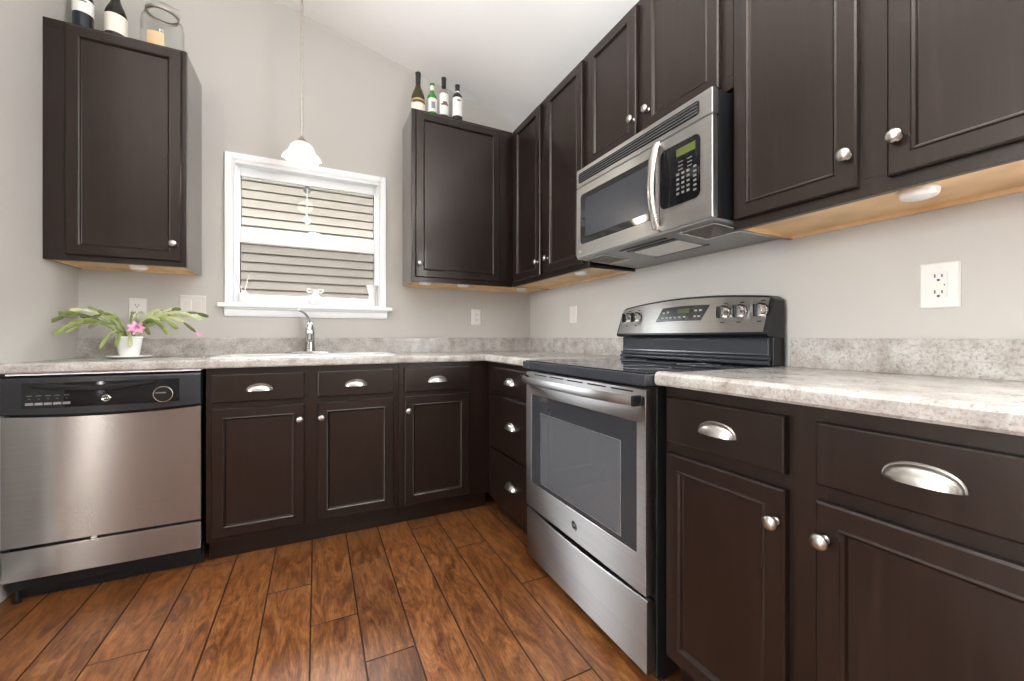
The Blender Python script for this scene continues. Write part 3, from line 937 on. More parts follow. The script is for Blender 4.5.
    for i in range(25):
        q = i / 24; u = du0 + (du1 - du0) * q
        lip = 0.255 - 0.012 * sin(pi * q)
        L.append([(u, 0.632, 0.042), (u, 0.660, 0.042), (u, 0.664, 0.046), (u, 0.664, lip - 0.006), (u, 0.660, lip), (u, 0.644, lip), (u, 0.640, lip - 0.012), (u, 0.632, lip - 0.012)])
    b.loft(L)
    b.build('storage_drawer', M['steel_u'], t)
    b = MB(TR); b.box(u0 + 0.01, u1 - 0.01, 0.57, 0.60, 0.004, 0.040); b.build('toe_panel', M['blackp'], t)
    # back guard
    bu0, bu1 = 1.162, 1.929
    bm_ = (bu0 + bu1) / 2; hw = (bu1 - bu0) / 2
    N = 40
    us = [bu0 + (bu1 - bu0) * i / N for i in range(N + 1)]
    def ztop(u):
        x = abs(u - bm_) / hw
        z = 1.183 - 0.026 * x * x
        if x > 0.96: z -= 0.014 * ((x - 0.96) / 0.04) ** 2
        return z
    b = MB(TR)
    b.loft([[(u, 0.022, 1.013), (u, 0.100, 1.013), (u, 0.118, 1.017), (u, 0.124, 1.024), (u, 0.082, ztop(u) - 0.004), (u, 0.076, ztop(u)), (u, 0.022, ztop(u))] for u in us])
    bg = b.build('backguard', M['blackp'], t)
    def face(u, z, out=0.0):
        f = (z - 1.022) / (ztop(u) - 0.004 - 1.022)
        return 0.124 + (0.082 - 0.124) * f + out
    b = MB(TR)
    us3 = [bu0 + 0.010 + (bu1 - bu0 - 0.024) * i / N for i in range(N + 1)]
    L = []
    for u in us3:
        z0, z1 = 1.030, ztop(u) - 0.008
        L.append([(u, face(u, z0, 0.0003), z0), (u, face(u, z0, 0.0022), z0 + 0.001), (u, face(u, z1, 0.0022), z1 - 0.001), (u, face(u, z1, 0.0003), z1)])
    b.loft(L)
    b.build('control_panel', M['steel_hi'], bg)
    b = MB(TR)   # display window
    L = []
    for i in range(13):
        f = i / 12; ub = 1.414 + 0.240 * f; ut = 1.440 + 0.244 * f
        z0, z1 = 1.080 + 0.002 * sin(pi * f), 1.142 + 0.004 * sin(pi * f)
        L.append([(ub, face(ub, z0, 0.0022), z0), (ub, face(ub, z0, 0.0034), z0 + 0.001), (ut, face(ut, z1, 0.0034), z1 - 0.001), (ut, face(ut, z1, 0.0022), z1)])
    b.loft(L)
    dp = b.build('oven_display', M['console'], t)
    b = MB(TR); L = []
    for i in range(5):
        u = 1.528 + 0.062 * i / 4
        L.append([(u, face(u, 1.114, 0.0034), 1.114), (u, face(u, 1.114, 0.004), 1.1145), (u, face(u, 1.135, 0.004), 1.1345), (u, face(u, 1.135, 0.0034), 1.135)])
    b.loft(L); b.build('clock', M['lcdoff'], dp)
    for (uu, zz) in [(1.452, 1.12), (1.476, 1.122), (1.452, 1.097), (1.474, 1.097), (1.497, 1.097), (1.520, 1.097), (1.545, 1.097), (1.570, 1.098), (1.622, 1.098), (1.642, 1.098), (1.622, 1.123), (1.645, 1.123)]:
        d0 = face(uu, zz, 0.0030)
        b = MB(TR); b.box(uu - 0.006, uu + 0.006, d0, d0 + 0.0012, zz - 0.0035, zz + 0.0035); b.build('key', M['print'], dp)
    for ku in (1.225, 1.288, 1.752, 1.818, 1.894):
        kz = 1.106
        d0 = face(ku, kz, 0.0022)
        b = MB(TR)
        b.lathe([(0.0001, 0), (0.026, 0), (0.026, 0.004), (0.023, 0.007), (0.021, 0.026), (0.0185, 0.029), (0.0001, 0.029)], (ku, d0, kz), 'y', 24)
        kn = b.build('control_knob', M['steel'], t)
        b = MB(TR); b.box(ku - 0.0055, ku + 0.0055, d0 + 0.026, d0 + 0.040, kz - 0.021, kz + 0.024, 0.003); b.build('knob_grip', M['blackp'], kn)
        b = MB(TR); b.lathe([(0.0262, 0.0), (0.0285, 0.001), (0.0285, 0.0045), (0.0262, 0.0055)], (ku, d0, kz), 'y', 24); b.build('knob_ring', M['blackp'], kn)
    b = MB(TR)
    for ku in (1.225, 1.288, 1.752, 1.818, 1.894):
        for dz in (-0.038, 0.036):
            zz = 1.106 + dz; d0 = face(ku, zz, 0.0022)
            b.box(ku - 0.008, ku + 0.008, d0 - 0.001, d0 + 0.0006, zz - 0.0018, zz + 0.0018)
    b.build('printed_marks', M['blackp'], bg)
    # lower riser of the back guard with its rounded ledge
    b = MB(TR)
    b.box(1.168, 1.930, 0.023, 0.088, 0.9105, 1.0125, 0.003)
    rs = b.build('riser', M['blackp'], t)
    b = MB(TR)
    b.rects(1.178, 1.916, 0.944, 1.010, [(0, 0.088), (0, 0.090), (0.004, 0.0935), (0.009, 0.0915), (0.010, 0.0915)])
    b.build('riser_panel', M['slate'], rs)
    b = MB(TR)
    b.tube([(1.172, 0.096, 0.936), (1.924, 0.096, 0.936)], 0.0075, 12)
    b.tube([(1.172, 0.102, 0.920), (1.924, 0.102, 0.920)], 0.0085, 12)
    b.build('ledge', M['slate'], rs)
build_range()

# ------------------------------------------------------------------ microwave
def build_microwave():
    u0, u1 = 1.186, 1.925
    z0, z1, F = 1.388, 1.8065, 0.392
    t = thing('microwave_oven', 'stainless steel over-the-range microwave hanging above the cooktop', 'microwave', (-0.2, -(u0 + u1) / 2, z0))
    b = MB(TR); b.box(u0 + 0.004, u1 - 0.002, 0.004, 0.362, z0 + 0.004, z1, 0.003); b.build('case', M['blackp'], t)
    # underside pan with lamp, slots and two filters
    b = MB(TR); b.loft([[(u, 0.01, z0 - 0.020), (u, 0.385, z0 - 0.004), (u, 0.388, z0), (u, 0.388, z0 + 0.004), (u, 0.01, z0 + 0.004)] for u in (u0 + 0.004, u1 - 0.002)])
    pan = b.build('underside_pan', M['graysteel'], t)
    zs = lambda d: z0 - 0.020 + (d - 0.01) / 0.375 * 0.016
    for a, e in ((1.215, 1.36), (1.765, 1.912)):
        b = MB(TR)
        d0, d1 = 0.215, 0.365
        for (p, q, r, s) in ((a, e, d0, d0 + 0.008), (a, e, d1 - 0.008, d1), (a, a + 0.008, d0 + 0.008, d1 - 0.008), (e - 0.008, e, d0 + 0.008, d1 - 0.008)):
            b.loft([[(p, r, zs(r) - 0.0005), (p, s, zs(s) - 0.0005), (p, s, zs(s) - 0.004), (p, r, zs(r) - 0.004)], [(q, r, zs(r) - 0.0005), (q, s, zs(s) - 0.0005), (q, s, zs(s) - 0.004), (q, r, zs(r) - 0.004)]])
        fl = b.build('grease_filter', M['steel'], t)
        b = MB(TR)
        b.loft([[(u, d0 + 0.008, zs(d0) - 0.0005), (u, d1 - 0.008, zs(d1) - 0.0005), (u, d1 - 0.008, zs(d1) - 0.002), (u, d0 + 0.008, zs(d0) - 0.002)] for u in (a + 0.008, e - 0.008)])
        b.build('filter_mesh', M['darkmesh'], fl)
    def slab(name, a, e, d0, d1, mat, h=0.003):
        b = MB(TR)
        b.loft([[(u, d0, zs(d0) - 0.0004), (u, d1, zs(d1) - 0.0004), (u, d1, zs(d1) - h), (u, d0, zs(d0) - h)] for u in (a, e)])
        return b.build(name, mat, pan)
    slab('lamp_cover', 1.46, 1.70, 0.15, 0.29, M['steel'])
    slab('lamp_slot', 1.44, 1.715, 0.135, 0.148, M['blackp'])
    slab('vent_slot', 1.44, 1.69, 0.335, 0.347, M['blackp'])
    slab('vent_slot', 1.45, 1.70, 0.305, 0.315, M['blackp'])
    # front
    b = MB(TR)
    b.box(u0, u1, 0.362, F, 1.7225, z1, 0.006)
    fr = b.build('top_panel', M['steel_hi'], t)
    b = MB(TR)
    L = [[(x[0], dd, x[1]) for x in [(p[0], p[1]) for p in rrect(1.207, 1.876, 1.739, 1.786, 0.010, 0, 4)]] for dd in (F + 0.0002, F + 0.0012)]
    b.loft(L)
    gr = b.build('vent_grille', M['matte'], t)
    b = MB(TR)
    for k in range(4):
        zz = 1.747 + k * 0.0105
        b.box(1.213, 1.870, F + 0.0012, F + 0.0030, zz - 0.0008, zz + 0.0008)
    b.build('grille_louvres', M['graysteel'], gr)
    b = MB(TR)
    b.box(u0, 1.705, 0.364, F, z0 + 0.003, 1.7195, 0.006)
    door = b.build('door', M['steel_hi'], t)
    b = MB(TR)
    L = [[(p[0], dd, p[1]) for p in rrect(1.222 + i, 1.686 - i, 1.448 + i, 1.681 - i, 0.018, 0, 5)] for dd, i in ((F + 0.0002, 0), (F + 0.0016, 0.001))]
    b.loft(L); dw = b.build('door_window', M['blackg'], t)
    b = MB(TR)
    L = [[(p[0], dd, p[1]) for p in rrect(1.262, 1.662, 1.478, 1.655, 0.006, 0, 3)] for dd in (F + 0.0017, F + 0.0022)]
    b.loft(L); b.build('window_screen', M['winscreen'] if 'winscreen' in M else M['slate'], dw)
    badge(TR, 1.215, F + 0.0002, 1.415, 0.010, door, ('graysteel', 'steel'))
    # control side
    b = MB(TR); b.box(1.707, u1, 0.364, F, z0 + 0.003, 1.7195, 0.006)
    cp = b.build('control_side', M['steel_hi'], t)
    b = MB(TR)
    L = [[(p[0], dd, p[1]) for p in rrect(1.712, 1.880, 1.470, 1.680, 0.022, 0, 5)] for dd in (F + 0.0002, F + 0.0016)]
    b.loft(L); kp = b.build('keypad', M['blackg'], t)
    b = MB(TR); b.box(1.785, 1.862, F + 0.0016, F + 0.0024, 1.633, 1.660, 0.0008); b.build('display', M['lcd'], kp)
    def key(a, e, k0, k1, bv=0.0):
        b = MB(TR); b.box(a, e, F + 0.0016, F + 0.0021, k0, k1, bv); b.build('key', M['keys'], kp)
    for r in range(3):
        for c in range(2):
            key(1.793 + c * 0.037, 1.812 + c * 0.037, 1.611 - r * 0.013, 1.614 - r * 0.013)
    for r in range(5):
        for c in range(3):
            key(1.785 + c * 0.021, 1.797 + c * 0.021, 1.568 - r * 0.0165, 1.576 - r * 0.0165)
    for r in range(6):
        key(1.854, 1.866, 1.573 - r * 0.0155, 1.580 - r * 0.0155)
    # tall bowed handle
    b = MB(TR); L = []
    for i in range(25):
        q = i / 24
        zz = 1.404 + 0.311 * q
        dd = F + 0.012 + 0.030 * (1 - (2 * q - 1) ** 2)
        L.append([(1.703 + 0.017 * cos(a), dd + 0.0075 * sin(a), zz) for a in [2 * pi * k / 14 for k in range(14)]])
    b.loft(L)
    hd = b.build('door_handle', M['steel'], door)
    for zz in (1.408, 1.711):
        b = MB(TR); b.box(1.693, 1.715, F, F + 0.016, zz - 0.008, zz + 0.008, 0.003); b.build('handle_mount', M['steel'], door)
build_microwave()

# ------------------------------------------------------------------ pendant lamp over the sink
def build_pendant():
    px, pd = -1.583, 0.36
    zc = zceil(px)
    t = thing('pendant_lamp', 'lit frosted glass pendant lamp hanging before the window', 'lamp', (px, -pd, zc))
    c = (px, pd, 0)
    b = MB(TB); b.lathe([(0.0001, zc - 0.035), (0.03, zc - 0.035), (0.058, zc - 0.02), (0.062, zc + 0.012), (0.0001, zc + 0.012)], c, 'z', 24); b.build('canopy', M['rod'], t)
    b = MB(TB); b.tube([(px, pd, 2.07), (px, pd, zc - 0.03)], 0.0065, 10); b.build('rod', M['rod'], t)
    b = MB(TB); b.lathe([(0.007, 2.086), (0.010, 2.080), (0.018, 2.068), (0.034, 2.053), (0.032, 2.049), (0.02, 2.046), (0.0001, 2.046)], c, 'z', 24); b.build('shade_holder', M['rod'], t)
    b = MB(TB)
    P = [(0.030, 2.050), (0.044, 2.044), (0.056, 2.030), (0.063, 2.012), (0.070, 1.996), (0.081, 1.983), (0.090, 1.974), (0.094, 1.966)]
    N = 48; L = []
    for (r, z) in P + [(r - 0.003, z - 0.001) for r, z in P[::-1]]:
        k = max(0.0, (2.03 - z) / 0.064)
        L.append([(px + r * (1 + 0.03 * k * cos(8 * a)) * cos(a), pd + r * (1 + 0.03 * k * cos(8 * a)) * sin(a), z - 0.004 * k * cos(8 * a)) for a in [2 * pi * i / N for i in range(N)]])
    b.loft(L + [L[0]], cap0=False, cap1=False)
    b.build('glass_shade', M['shade'], t, sharp=80)
    b = MB(TB); b.lathe([(0.012, 2.044), (0.012, 2.034), (0.022, 2.022), (0.026, 2.006), (0.02, 1.99), (0.0001, 1.983)], c, 'z', 18); b.build('bulb', M['bulb'], t)
    ld = bpy.data.lights.new('pendant_bulb_light', 'POINT'); ld.energy = 3; ld.color = (1, 0.90, 0.76); ld.shadow_soft_size = 0.05
    lo = bpy.data.objects.new('pendant_bulb_light', ld); COL.objects.link(lo); lo.location = (px, -pd, 1.955)
build_pendant()

# ------------------------------------------------------------------ bottles and jar on the cabinets
def bottle(label, x, d, z, H, R, glass, foil=None, lab=None, lab_z=(0.25, 0.5), neck=0.013, sh0=0.55, sh1=0.74, wide=False, name='wine_bottle', cat='bottle', foil_h=0.2, group='bottles on the wall cabinets', band=None, mark=None, neck_label=None):
    t = thing(name, label, cat, (x, -d, z), group)
    b = MB(TB)
    if wide:   # sloping champagne shoulders
        P = [(0.0001, 0.003), (R * 0.8, 0.0), (R, 0.006), (R, H * sh0)] + [(neck + (R - neck) * (0.5 + 0.5 * cos(pi * i / 9)), H * (sh0 + (sh1 - sh0) * i / 9)) for i in range(1, 10)] + [(neck * 0.95, H * 0.94), (neck * 1.12, H * 0.95), (neck * 1.12, H * 0.985), (neck * 0.8, H * 0.995), (0.0001, H * 0.995)]
    else:
        P = [(0.0001, 0.003), (R * 0.8, 0.0), (R, 0.006), (R, H * sh0)] + [(neck + (R - neck) * cos(pi / 2 * i / 7) ** 0.9, H * (sh0 + (sh1 - sh0) * (sin(pi / 2 * i / 7) * 0.6 + 0.4 * i / 7))) for i in range(1, 7)] + [(neck, H * sh1), (neck * 0.95, H * 0.94), (neck * 1.12, H * 0.95), (neck * 1.12, H * 0.985), (neck * 0.8, H * 0.995), (0.0001, H * 0.995)]
    b.lathe([(r, z + h) for r, h in P], (x, d, 0), 'z', 28)
    b.build('glass_body', glass, t)
    if foil:
        b = MB(TB); q = 1 - foil_h
        b.lathe([(neck * 1.06, z + H * q), (neck * 1.12, z + H * (q + 0.005)), (neck * 1.12, z + H * 0.94), (neck * 1.22, z + H * 0.95), (neck * 1.22, z + H * 0.995), (neck * 1.1, z + H), (0.0001, z + H)], (x, d, 0), 'z', 20)
        b.build('cap_foil', foil, t)
    if lab:
        z0, z1 = z + H * lab_z[0], z + H * lab_z[1]
        b = MB(TB)
        b.lathe([(R + 0.0003, z0), (R + 0.0008, z0), (R + 0.0008, z1), (R + 0.0003, z1)], (x, d, 0), 'z', 36)
        lb = b.build('paper_label', lab, t)
        if mark:
            for (m0, m1, w0, w1, mt) in mark:
                b = MB(TB)
                b.lathe([(R + 0.0009, z + H * m0), (R + 0.0013, z + H * m0), (R + 0.0013, z + H * m1), (R + 0.0009, z + H * m1)], (x, d, 0), 'z', 14, a0=w0, a1=w1)
                b.build('label_print', mt, lb)
    if band:
        z0, z1, r, mt = band
        b = MB(TB); b.lathe([(r + 0.0004, z + H * z0), (r + 0.001, z + H * z0), (r + 0.001, z + H * z1), (r + 0.0004, z + H * z1)], (x, d, 0), 'z', 28); b.build('neck_band', mt, t)
    return t
ZT = UZ1
GC = 'bottles on the cabinet right of the window'
F_ = pi / 2   # a = pi/2 faces the room
bottle('olive green sparkling wine bottle, tallest-shouldered of the four bottles right of the window', -0.926, 0.2, ZT, 0.288, 0.043, M['olive'], M['foil'], M['cream'], (0.06, 0.30), 0.0145, 0.40, 0.78, True, foil_h=0.24, group=GC, mark=[(0.27, 0.30, 0.6, 2.6, M['marks'])], band=(0.33, 0.37, 0.0425, M['gold']))
bottle('bright green beer bottle, second from the window among four bottles', -0.834, 0.2, ZT, 0.244, 0.031, M['greenglass'], M['greenglass'], M['label'], (0.20, 0.56), 0.0125, 0.60, 0.78, True, name='beer_bottle', foil_h=0.06, group=GC, band=(0.80, 0.93, 0.0122, M['cream']), mark=[(0.28, 0.46, 1.2, 2.0, M['graysteel'])])
bottle('clear glass bottle with black cap and white label, third from the window', -0.756, 0.2, ZT, 0.303, 0.0305, M['clearglass'], M['foil'], M['label'], (0.16, 0.62), 0.0135, 0.66, 0.74, name='spirit_bottle', foil_h=0.21, group=GC, mark=[(0.36, 0.40, 0.75, 2.4, M['marks']), (0.40, 0.44, 1.1, 2.05, M['marks'])])
bottle('dark bottle with tall white label and pale neck band, farthest right of the four', -0.662, 0.2, ZT, 0.280, 0.0345, M['darkbottle'], M['foil'], M['label'], (0.22, 0.66), 0.0135, 0.66, 0.80, foil_h=0.16, group=GC, band=(0.81, 0.86, 0.0135, M['label']), mark=[(0.56, 0.60, 1.25, 1.9, M['marks'])])
GL = 'bottles on the cabinet left of the window'
bottle('blue-black wine bottle with white label, leftmost on the left wall cabinet', -2.513, 0.17, ZT, 0.30, 0.0365, M['bluebottle'], M['foil'], M['label'], (0.40, 0.62), 0.014, 0.64, 0.80, group=GL, mark=[(0.56, 0.585, 0.9, 2.3, M['marks'])])
bottle('dark sloping-shouldered wine bottle with low cream label, beside the glass jar', -2.395, 0.17, ZT, 0.31, 0.041, M['darkbottle'], M['foil'], M['cream'], (0.20, 0.49), 0.0145, 0.50, 0.82, True, group=GL)

def build_jar():
    x, d, z = -2.215, 0.175, ZT
    t = thing('glass_jar', 'large clear glass jar with wire-bail lid on the left wall cabinet', 'jar', (x, -d, z))
    P = [(0.0001, 0.004), (0.075, 0.004), (0.084, 0.012), (0.086, 0.03), (0.086, 0.165), (0.082, 0.19), (0.068, 0.212), (0.060, 0.222), (0.060, 0.232)]
    b = MB(TB)
    b.lathe([(r, z + h - 0.004) for r, h in P] + [(r - 0.004, z + h - 0.004 + (0.004 if i else 0)) for i, (r, h) in list(enumerate(P))[::-1] if r > 0.01] , (x, d, 0), 'z', 36)
    b.build('glass_body', M['jarglass'], t)
    b = MB(TB)
    b.lathe([(0.0612, z + 0.216), (0.068, z + 0.218), (0.068, z + 0.230), (0.0612, z + 0.232)], (x, d, 0), 'z', 32); b.build('wire_ring', M['rod'], t)
    b = MB(TB); b.lathe([(0.0001, z + 0.238), (0.058, z + 0.232), (0.066, z + 0.236), (0.066, z + 0.246), (0.055, z + 0.258), (0.02, z + 0.268), (0.0001, z + 0.27)], (x, d, 0), 'z', 32)
    ld = b.build('lid', M['jarglass'], t)
    b = MB(TB)
    b.tube([(x + 0.066, d, z + 0.205), (x + 0.074, d, z + 0.235), (x + 0.070, d, z + 0.27), (x + 0.02, d, z + 0.285), (x - 0.02, d, z + 0.285), (x - 0.070, d, z + 0.27), (x - 0.074, d, z + 0.235), (x - 0.066, d, z + 0.205)], 0.0022, 6)
    b.tube([(x - 0.05, d + 0.045, z + 0.226), (x - 0.085, d + 0.07, z + 0.235), (x - 0.095, d + 0.075, z + 0.255), (x - 0.07, d + 0.06, z + 0.262), (x - 0.045, d + 0.045, z + 0.25)], 0.0022, 6)
    b.build('wire_bail', M['rod'], t)
    b = MB(TB); b.lathe([(0.0864, z + 0.02), (0.0870, z + 0.02), (0.0870, z + 0.085), (0.0864, z + 0.085)], (x, d, 0), 'z', 12, a0=1.25, a1=2.05); b.build('paper_label', M['tan'], t)
build_jar()

# ------------------------------------------------------------------ cactus in its white pot, on a saucer
def build_plant():
    x, d, z = -2.336, 0.20, 0.9092
    b = MB(TB); b.lathe([(0.0001, 0), (0.055, 0), (0.075, 0.006), (0.083, 0.010), (0.082, 0.013), (0.07, 0.009), (0.05, 0.0065), (0.0001, 0.0065)], (x, d, z), 'z', 36)
    tag(b.build('saucer', M['porc'], None, (x, -d, z)), 'white saucer under the potted cactus', 'saucer')
    z += 0.0068
    t = thing('potted_cactus', 'holiday cactus with arching flat stems and a pink bloom in a white pot', 'plant', (x, -d, z))
    b = MB(TB); b.lathe([(0.0001, 0), (0.036, 0), (0.037, 0.003), (0.049, 0.088), (0.052, 0.090), (0.052, 0.1), (0.047, 0.1), (0.045, 0.088), (0.0001, 0.086)], (x, d, z), 'z', 32)
    b.build('pot', M['porc'], t)
    b = MB(TB); b.lathe([(0.0448, 0.0865), (0.03, 0.091), (0.0001, 0.094)], (x, d, z), 'z', 24); b.build('soil', M['soil'], t)
    rng = random.Random(5)
    zr = z + 0.09
    # (dx, dd, dz end, sag, material): arching chains of flat segments
    arms = [(-0.268, 0.03, 0.075, 0.10, 'leaft'), (-0.285, -0.03, 0.115, 0.06, 'leafg'), (-0.20, 0.05, 0.03, 0.10, 'leafg'), (-0.155, -0.02, 0.15, 0.03, 'leafg'), (-0.235, 0.07, 0.015, 0.13, 'leafg'),
            (-0.085, 0.06, -0.045, 0.09, 'leafg'), (-0.09, 0.0, 0.12, 0.05, 'leafg'), (0.03, 0.08, -0.04, 0.08, 'leafp'), (-0.02, 0.085, -0.035, 0.08, 'leafg'),
            (0.12, 0.02, 0.14, 0.04, 'leafp'), (0.16, -0.04, 0.145, 0.05, 'leaft'), (0.24, 0.03, 0.12, 0.08, 'leafp'), (0.285, 0.0, 0.10, 0.09, 'leafp'), (0.20, 0.06, 0.05, 0.12, 'leafg'),
            (0.27, 0.05, 0.035, 0.14, 'leafp'), (0.10, 0.08, 0.02, 0.10, 'leafg'), (0.06, 0.03, 0.13, 0.05, 'leafp'), (0.17, 0.08, 0.02, 0.14, 'leafg'), (-0.13, 0.04, 0.09, 0.09, 'leafg'), (0.05, 0.05, 0.10, 0.05, 'leafp'), (0.02, 0.02, 0.13, 0.04, 'leafg'), (0.13, 0.06, 0.09, 0.07, 'leafp'), (0.20, 0.0, 0.15, 0.06, 'leafp'), (-0.05, 0.05, 0.10, 0.05, 'leafg'), (-0.12, 0.07, 0.05, 0.08, 'leaft'), (0.09, -0.02, 0.11, 0.05, 'leafp'), (-0.21, 0.0, 0.135, 0.06, 'leafp'), (0.15, 0.09, 0.055, 0.09, 'leafg'), (0.31, -0.02, 0.115, 0.10, 'leaft')]
    for (dx, dd, dz, sag, mt) in arms:
        p0 = Vector((x + dx * 0.06, d + dd * 0.2, zr)); p2 = Vector((x + dx, d + dd, zr + dz)); p1 = (p0 + p2) / 2 + Vector((0, 0, sag + 0.03))
        n = max(3, int((p2 - p0).length / 0.055) + 1)
        b = MB(TB)
        bez = lambda q: p0 * (1 - q) ** 2 + p1 * 2 * q * (1 - q) + p2 * q * q
        for k in range(n):
            A, B = bez(k / n), bez((k + 1) / n)
            ax = (B - A); L = ax.length; ax.normalize()
            side = ax.cross(Vector((rng.uniform(-0.5, 0.5), 1.0, rng.uniform(-0.4, 0.6)))).normalized()
            nor = ax.cross(side)
            w = 0.0088 * rng.uniform(0.75, 1.25) * (0.35 if k == 0 else 0.7 if k == 1 else 1)
            loops = []
            for q, ww in ((0, 0.25), (0.15, 0.7), (0.4, 0.95), (0.7, 1.0), (0.9, 0.8), (1.0, 0.35)):
                C = A + ax * L * q * 1.04
                loops.append([tuple(C + side * w * ww * cos(a) + nor * 0.0022 * sin(a)) for a in [2 * pi * i / 8 for i in range(8)]])
            b.loft(loops, mat=(1 if k >= n - 1 and rng.random() < 0.35 else 0))
        b.build('stem', [M[mt], M['leaft']], t, sharp=50)
    def flower(cx, cd, cz, s, mat):
        b = MB(TB)
        for ring, (nn, le, up_) in enumerate(((7, 0.028, 0.25), (7, 0.022, 0.7), (5, 0.014, 1.3))):
            for i in range(nn):
                a = 2 * pi * i / nn + ring * 0.4
                dirv = Vector((cos(a) * cos(up_), 0.9 * sin(up_) + 0.15, 0.8 * sin(a) * cos(up_))).normalized()
                sd = dirv.cross(Vector((0.02, 1, 0.3))).normalized(); nr = dirv.cross(sd)
                C0 = Vector((cx, cd, cz)); loops = []
                for q, ww in ((0, 0.3), (0.4, 1), (0.75, 0.8), (1, 0.1)):
                    C = C0 + dirv * le * s * q
                    loops.append([tuple(C + sd * 0.0065 * s * ww * cos(t_) + nr * 0.001 * sin(t_)) for t_ in [2 * pi * k / 6 for k in range(6)]])
                b.loft(loops)
        return b.build('flower', mat, t, sharp=60)
    flower(x + 0.055, d + 0.085, zr + 0.050, 1.35, M['pink'])
    flower(x + 0.286, d + 0.045, zr + 0.022, 0.5, M['pink'])
build_plant()

# ------------------------------------------------------------------ small things on and in the window
def build_window_things():
    zs = 1.2075
    t = thing('reed_diffuser', 'white square reed diffuser with crossed sticks at the left end of the window sill', 'diffuser', (-1.895, 0.012, zs))
    b = MB(); b.box(-1.918, -1.872, -0.012, 0.034, zs, zs + 0.062, 0.004); b.box(-1.907, -1.883, -0.001, 0.023, zs + 0.062, zs + 0.076, 0.003); b.build('bottle', M['porc'], t)
    for k, (a, c) in enumerate(((-1.938, 0.004), (-1.872, 0.018))):
        b = MB(); b.tube([(-1.895, 0.011, zs + 0.05), (a, c, zs + 0.175)], 0.0028, 7); b.build('reed', M['reed'], t)
    x, y = -1.521, 0.004
    t = thing('round_vase', 'round-bodied white vase with two ear handles at the middle of the window sill', 'vase', (x, y, zs))
    b = MB(); b.lathe([(0.0001, 0), (0.026, 0), (0.036, 0.012), (0.040, 0.032), (0.036, 0.052), (0.022, 0.066), (0.018, 0.078), (0.021, 0.096), (0.026, 0.102), (0.022, 0.101), (0.015, 0.085), (0.0001, 0.07)], (x, y, zs), 'z', 28); b.build('body', M['porc'], t)
    for s in (-1, 1):
        b = MB(); b.tube([(x + s * 0.020, y, zs + 0.084), (x + s * 0.036, y, zs + 0.082), (x + s * 0.046, y, zs + 0.092), (x + s * 0.042, y, zs + 0.103), (x + s * 0.024, y, zs + 0.102)], 0.0042, 8); b.build('handle', M['porc'], t)
    x, y = -1.182, 0.004
    t = thing('flared_vase', 'small white flared vase at the right end of the window sill', 'vase', (x, y, zs))
    b = MB(); b.lathe([(0.0001, 0), (0.022, 0), (0.021, 0.03), (0.020, 0.07), (0.022, 0.10), (0.033, 0.135), (0.040, 0.145), (0.037, 0.146), (0.028, 0.13), (0.016, 0.09), (0.0001, 0.06)], (x, y, zs), 'z', 28); b.build('body', M['porc'], t)
    # suncatcher on a suction cup, on the upper pane
    x, z = -1.566, 1.942
    t = thing('suncatcher', 'beaded string with white charm hanging from a suction cup on the window', 'ornament', (x, 0.065, z))
    b = MB(TB); b.lathe([(0.0001, 0.012), (0.006, 0.012), (0.010, 0.006), (0.022, 0.001), (0.024, 0.0), (0.0001, 0.0)], (x, -0.0655, z), 'y', 24); b.build('suction_cup', M['graysteel'], t)
    b = MB(TB); b.tube([(x, -0.053, z), (x, -0.050, z - 0.03), (x - 0.002, -0.050, z - 0.19)], 0.0012, 5)
    for k in range(9):
        q = z - 0.03 - k * 0.019
        b.lathe([(0.0001, -0.005), (0.0035, -0.0035), (0.005, 0), (0.0035, 0.0035), (0.0001, 0.005)], (x - 0.001, -0.050, q), 'z', 8)
    b.build('beaded_string', M['label'], t)
    b = MB(TB)
    for (ax, az) in ((-0.012, 0), (0.012, 0), (0, 0.012), (0, -0.012), (0.009, -0.009)):
        b.lathe([(0.0001, -0.011), (0.008, -0.007), (0.011, 0), (0.008, 0.007), (0.0001, 0.011)], (x - 0.002 + ax, -0.046, z - 0.20 + az), 'z', 10)
    b.build('charm', M['porc'], t)
build_window_things()

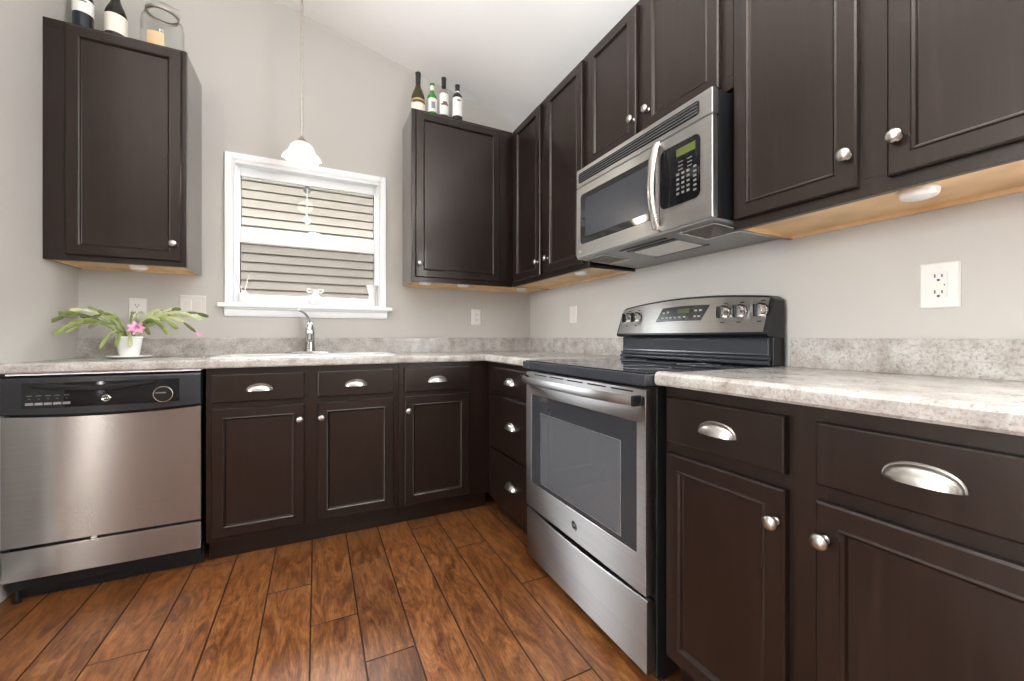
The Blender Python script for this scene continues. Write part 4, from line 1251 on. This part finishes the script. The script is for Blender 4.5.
# ------------------------------------------------------------------ outlets, switches, puck lights
def plate(T, name, label, cat, u, z, w, h, kind, group):
    t = thing(name, label, cat, T(u, 0, z), group)
    PM = M['paleplate'] if kind in ('double', 'switch') else M['plate']
    b = MB(T); b.rects(u - w / 2, u + w / 2, z - h / 2, z + h / 2, [(0, 0.0003), (0, 0.003), (0.004, 0.0065), (0.006, 0.0065)])
    b.build('wall_plate', PM, t)
    if kind == 'duplex':
        for s in (-1, 1):
            b = MB(T); L = []
            for dd in (0.0064, 0.0085):
                L.append([(p[0], dd, p[1]) for p in rrect(u - 0.017, u + 0.017, z + s * 0.0195 - 0.0145, z + s * 0.0195 + 0.0145, 0.009, 0, 4)])
            b.loft(L); r = b.build('receptacle', M['plate'], t)
            b = MB(T)
            b.box(u - 0.008, u - 0.0055, 0.0085, 0.0089, z + s * 0.0195 - 0.001, z + s * 0.0195 + 0.007); b.box(u + 0.0055, u + 0.008, 0.0085, 0.0089, z + s * 0.0195 - 0.001, z + s * 0.0195 + 0.006)
            b.lathe([(0.0001, 0.0089), (0.003, 0.0089), (0.003, 0.0085)], (u, 0, z + s * 0.0195 - 0.0075), 'y', 10)
            b.build('slots', M['slot'], r)
    elif kind == 'gfci':
        b = MB(T); b.box(u - 0.0165, u + 0.0165, 0.0064, 0.0095, z - 0.0335, z + 0.0335, 0.0015); r = b.build('receptacle', M['plate'], t)
        b = MB(T)
        for s in (-1, 1):
            q = z + s * 0.0215
            b.box(u - 0.0085, u - 0.0055, 0.0095, 0.0099, q - 0.0005, q + 0.0085); b.box(u + 0.0055, u + 0.0085, 0.0095, 0.0099, q - 0.0005, q + 0.0075)
            b.lathe([(0.0001, 0.0099), (0.0034, 0.0099), (0.0034, 0.0095)], (u, 0, q - 0.0075), 'y', 10)
        b.build('slots', M['slot'], r)
        b = MB(T); b.box(u - 0.0125, u + 0.0085, 0.0095, 0.0105, z + 0.001, z + 0.0065, 0.0006); b.box(u - 0.0125, u + 0.0085, 0.0095, 0.0105, z - 0.0065, z - 0.001, 0.0006); b.build('test_button', M['cream'], r)
        b = MB(T); b.box(u + 0.0105, u + 0.013, 0.0095, 0.0099, z - 0.002, z + 0.002); b.build('indicator', M['slot'], r)
    else:
        for du in ([0] if kind == 'switch' else [-0.023, 0.023]):
            b = MB(T); b.loft([[(u + du - 0.0165, 0.0064, z - 0.033), (u + du + 0.0165, 0.0064, z - 0.033), (u + du + 0.0165, 0.0064, z + 0.033), (u + du - 0.0165, 0.0064, z + 0.033)],
                               [(u + du - 0.0155, 0.0085, z - 0.032), (u + du + 0.0155, 0.0085, z - 0.032), (u + du + 0.0155, 0.0115, z + 0.032), (u + du - 0.0155, 0.0115, z + 0.032)]])
            b.build('rocker', PM, t)
    b = MB(T)
    for s in (-1, 1):
        b.lathe([(0.0001, 0.0072), (0.0025, 0.0072), (0.003, 0.0064)], (u, 0, z + s * (0.0485 if kind != 'duplex' else 0.0)), 'y', 10)
        if kind == 'duplex': break
    b.build('screw', M['plate'], t)
    return t
GO = 'wall outlets and switches'
plate(TB, 'wall_outlet', 'white duplex outlet on the back wall between window and corner', 'outlet', -0.453, 1.160, 0.074, 0.118, 'duplex', GO)
plate(TB, 'wall_outlet', 'white duplex outlet on the back wall behind the potted cactus', 'outlet', -2.366, 1.160, 0.074, 0.118, 'duplex', GO)
plate(TB, 'light_switch', 'pale double switch plate on the back wall between cactus and window', 'switch', -2.130, 1.185, 0.118, 0.118, 'double', GO)
plate(TR, 'light_switch', 'pale single switch plate on the right wall near the corner', 'switch', 0.597, 1.158, 0.076, 0.118, 'switch', GO)
plate(TR, 'wall_outlet', 'white outlet with test buttons on the right wall above the near worktop', 'outlet', 2.316, 1.152, 0.080, 0.124, 'gfci', GO)

def puck(u, d, T, z, label):
    t = thing('puck_light', label, 'puck light', T(u, d, z), 'puck lights under the wall cabinets')
    b = MB(T); b.lathe([(0.0001, z), (0.034, z), (0.037, z - 0.004), (0.036, z - 0.014), (0.033, z - 0.019)], (u, d, 0), 'z', 28); b.build('housing', M['puck'], t)
    b = MB(T); b.lathe([(0.033, z - 0.019), (0.024, z - 0.0225), (0.0001, z - 0.024)], (u, d, 0), 'z', 28); b.build('lens', M['puck'], t)
    return t
zp = UZ0 + 0.0126
puck(2.343, 0.205, TR, zp, 'round white puck light under the large cabinet right of the microwave')
puck(-2.314, 0.165, TB, zp, 'round white puck light under the cabinet left of the window')
puck(-0.885, 0.215, TB, zp, 'round white puck light at the window end of the right-hand window cabinet')
puck(-0.63, 0.22, TB, zp, 'round white puck light under the middle of the cabinet right of the window')
puck(-0.165, 0.175, TB, zp, 'round white puck light tucked into the room corner under the cabinets')
puck(1.0, 0.27 - 0.045, TR, zp, 'round white puck light just left of the microwave, under the tall cabinet')

# remove helper values
for o in bpy.data.objects:
    if '_o' in o: del o['_o']
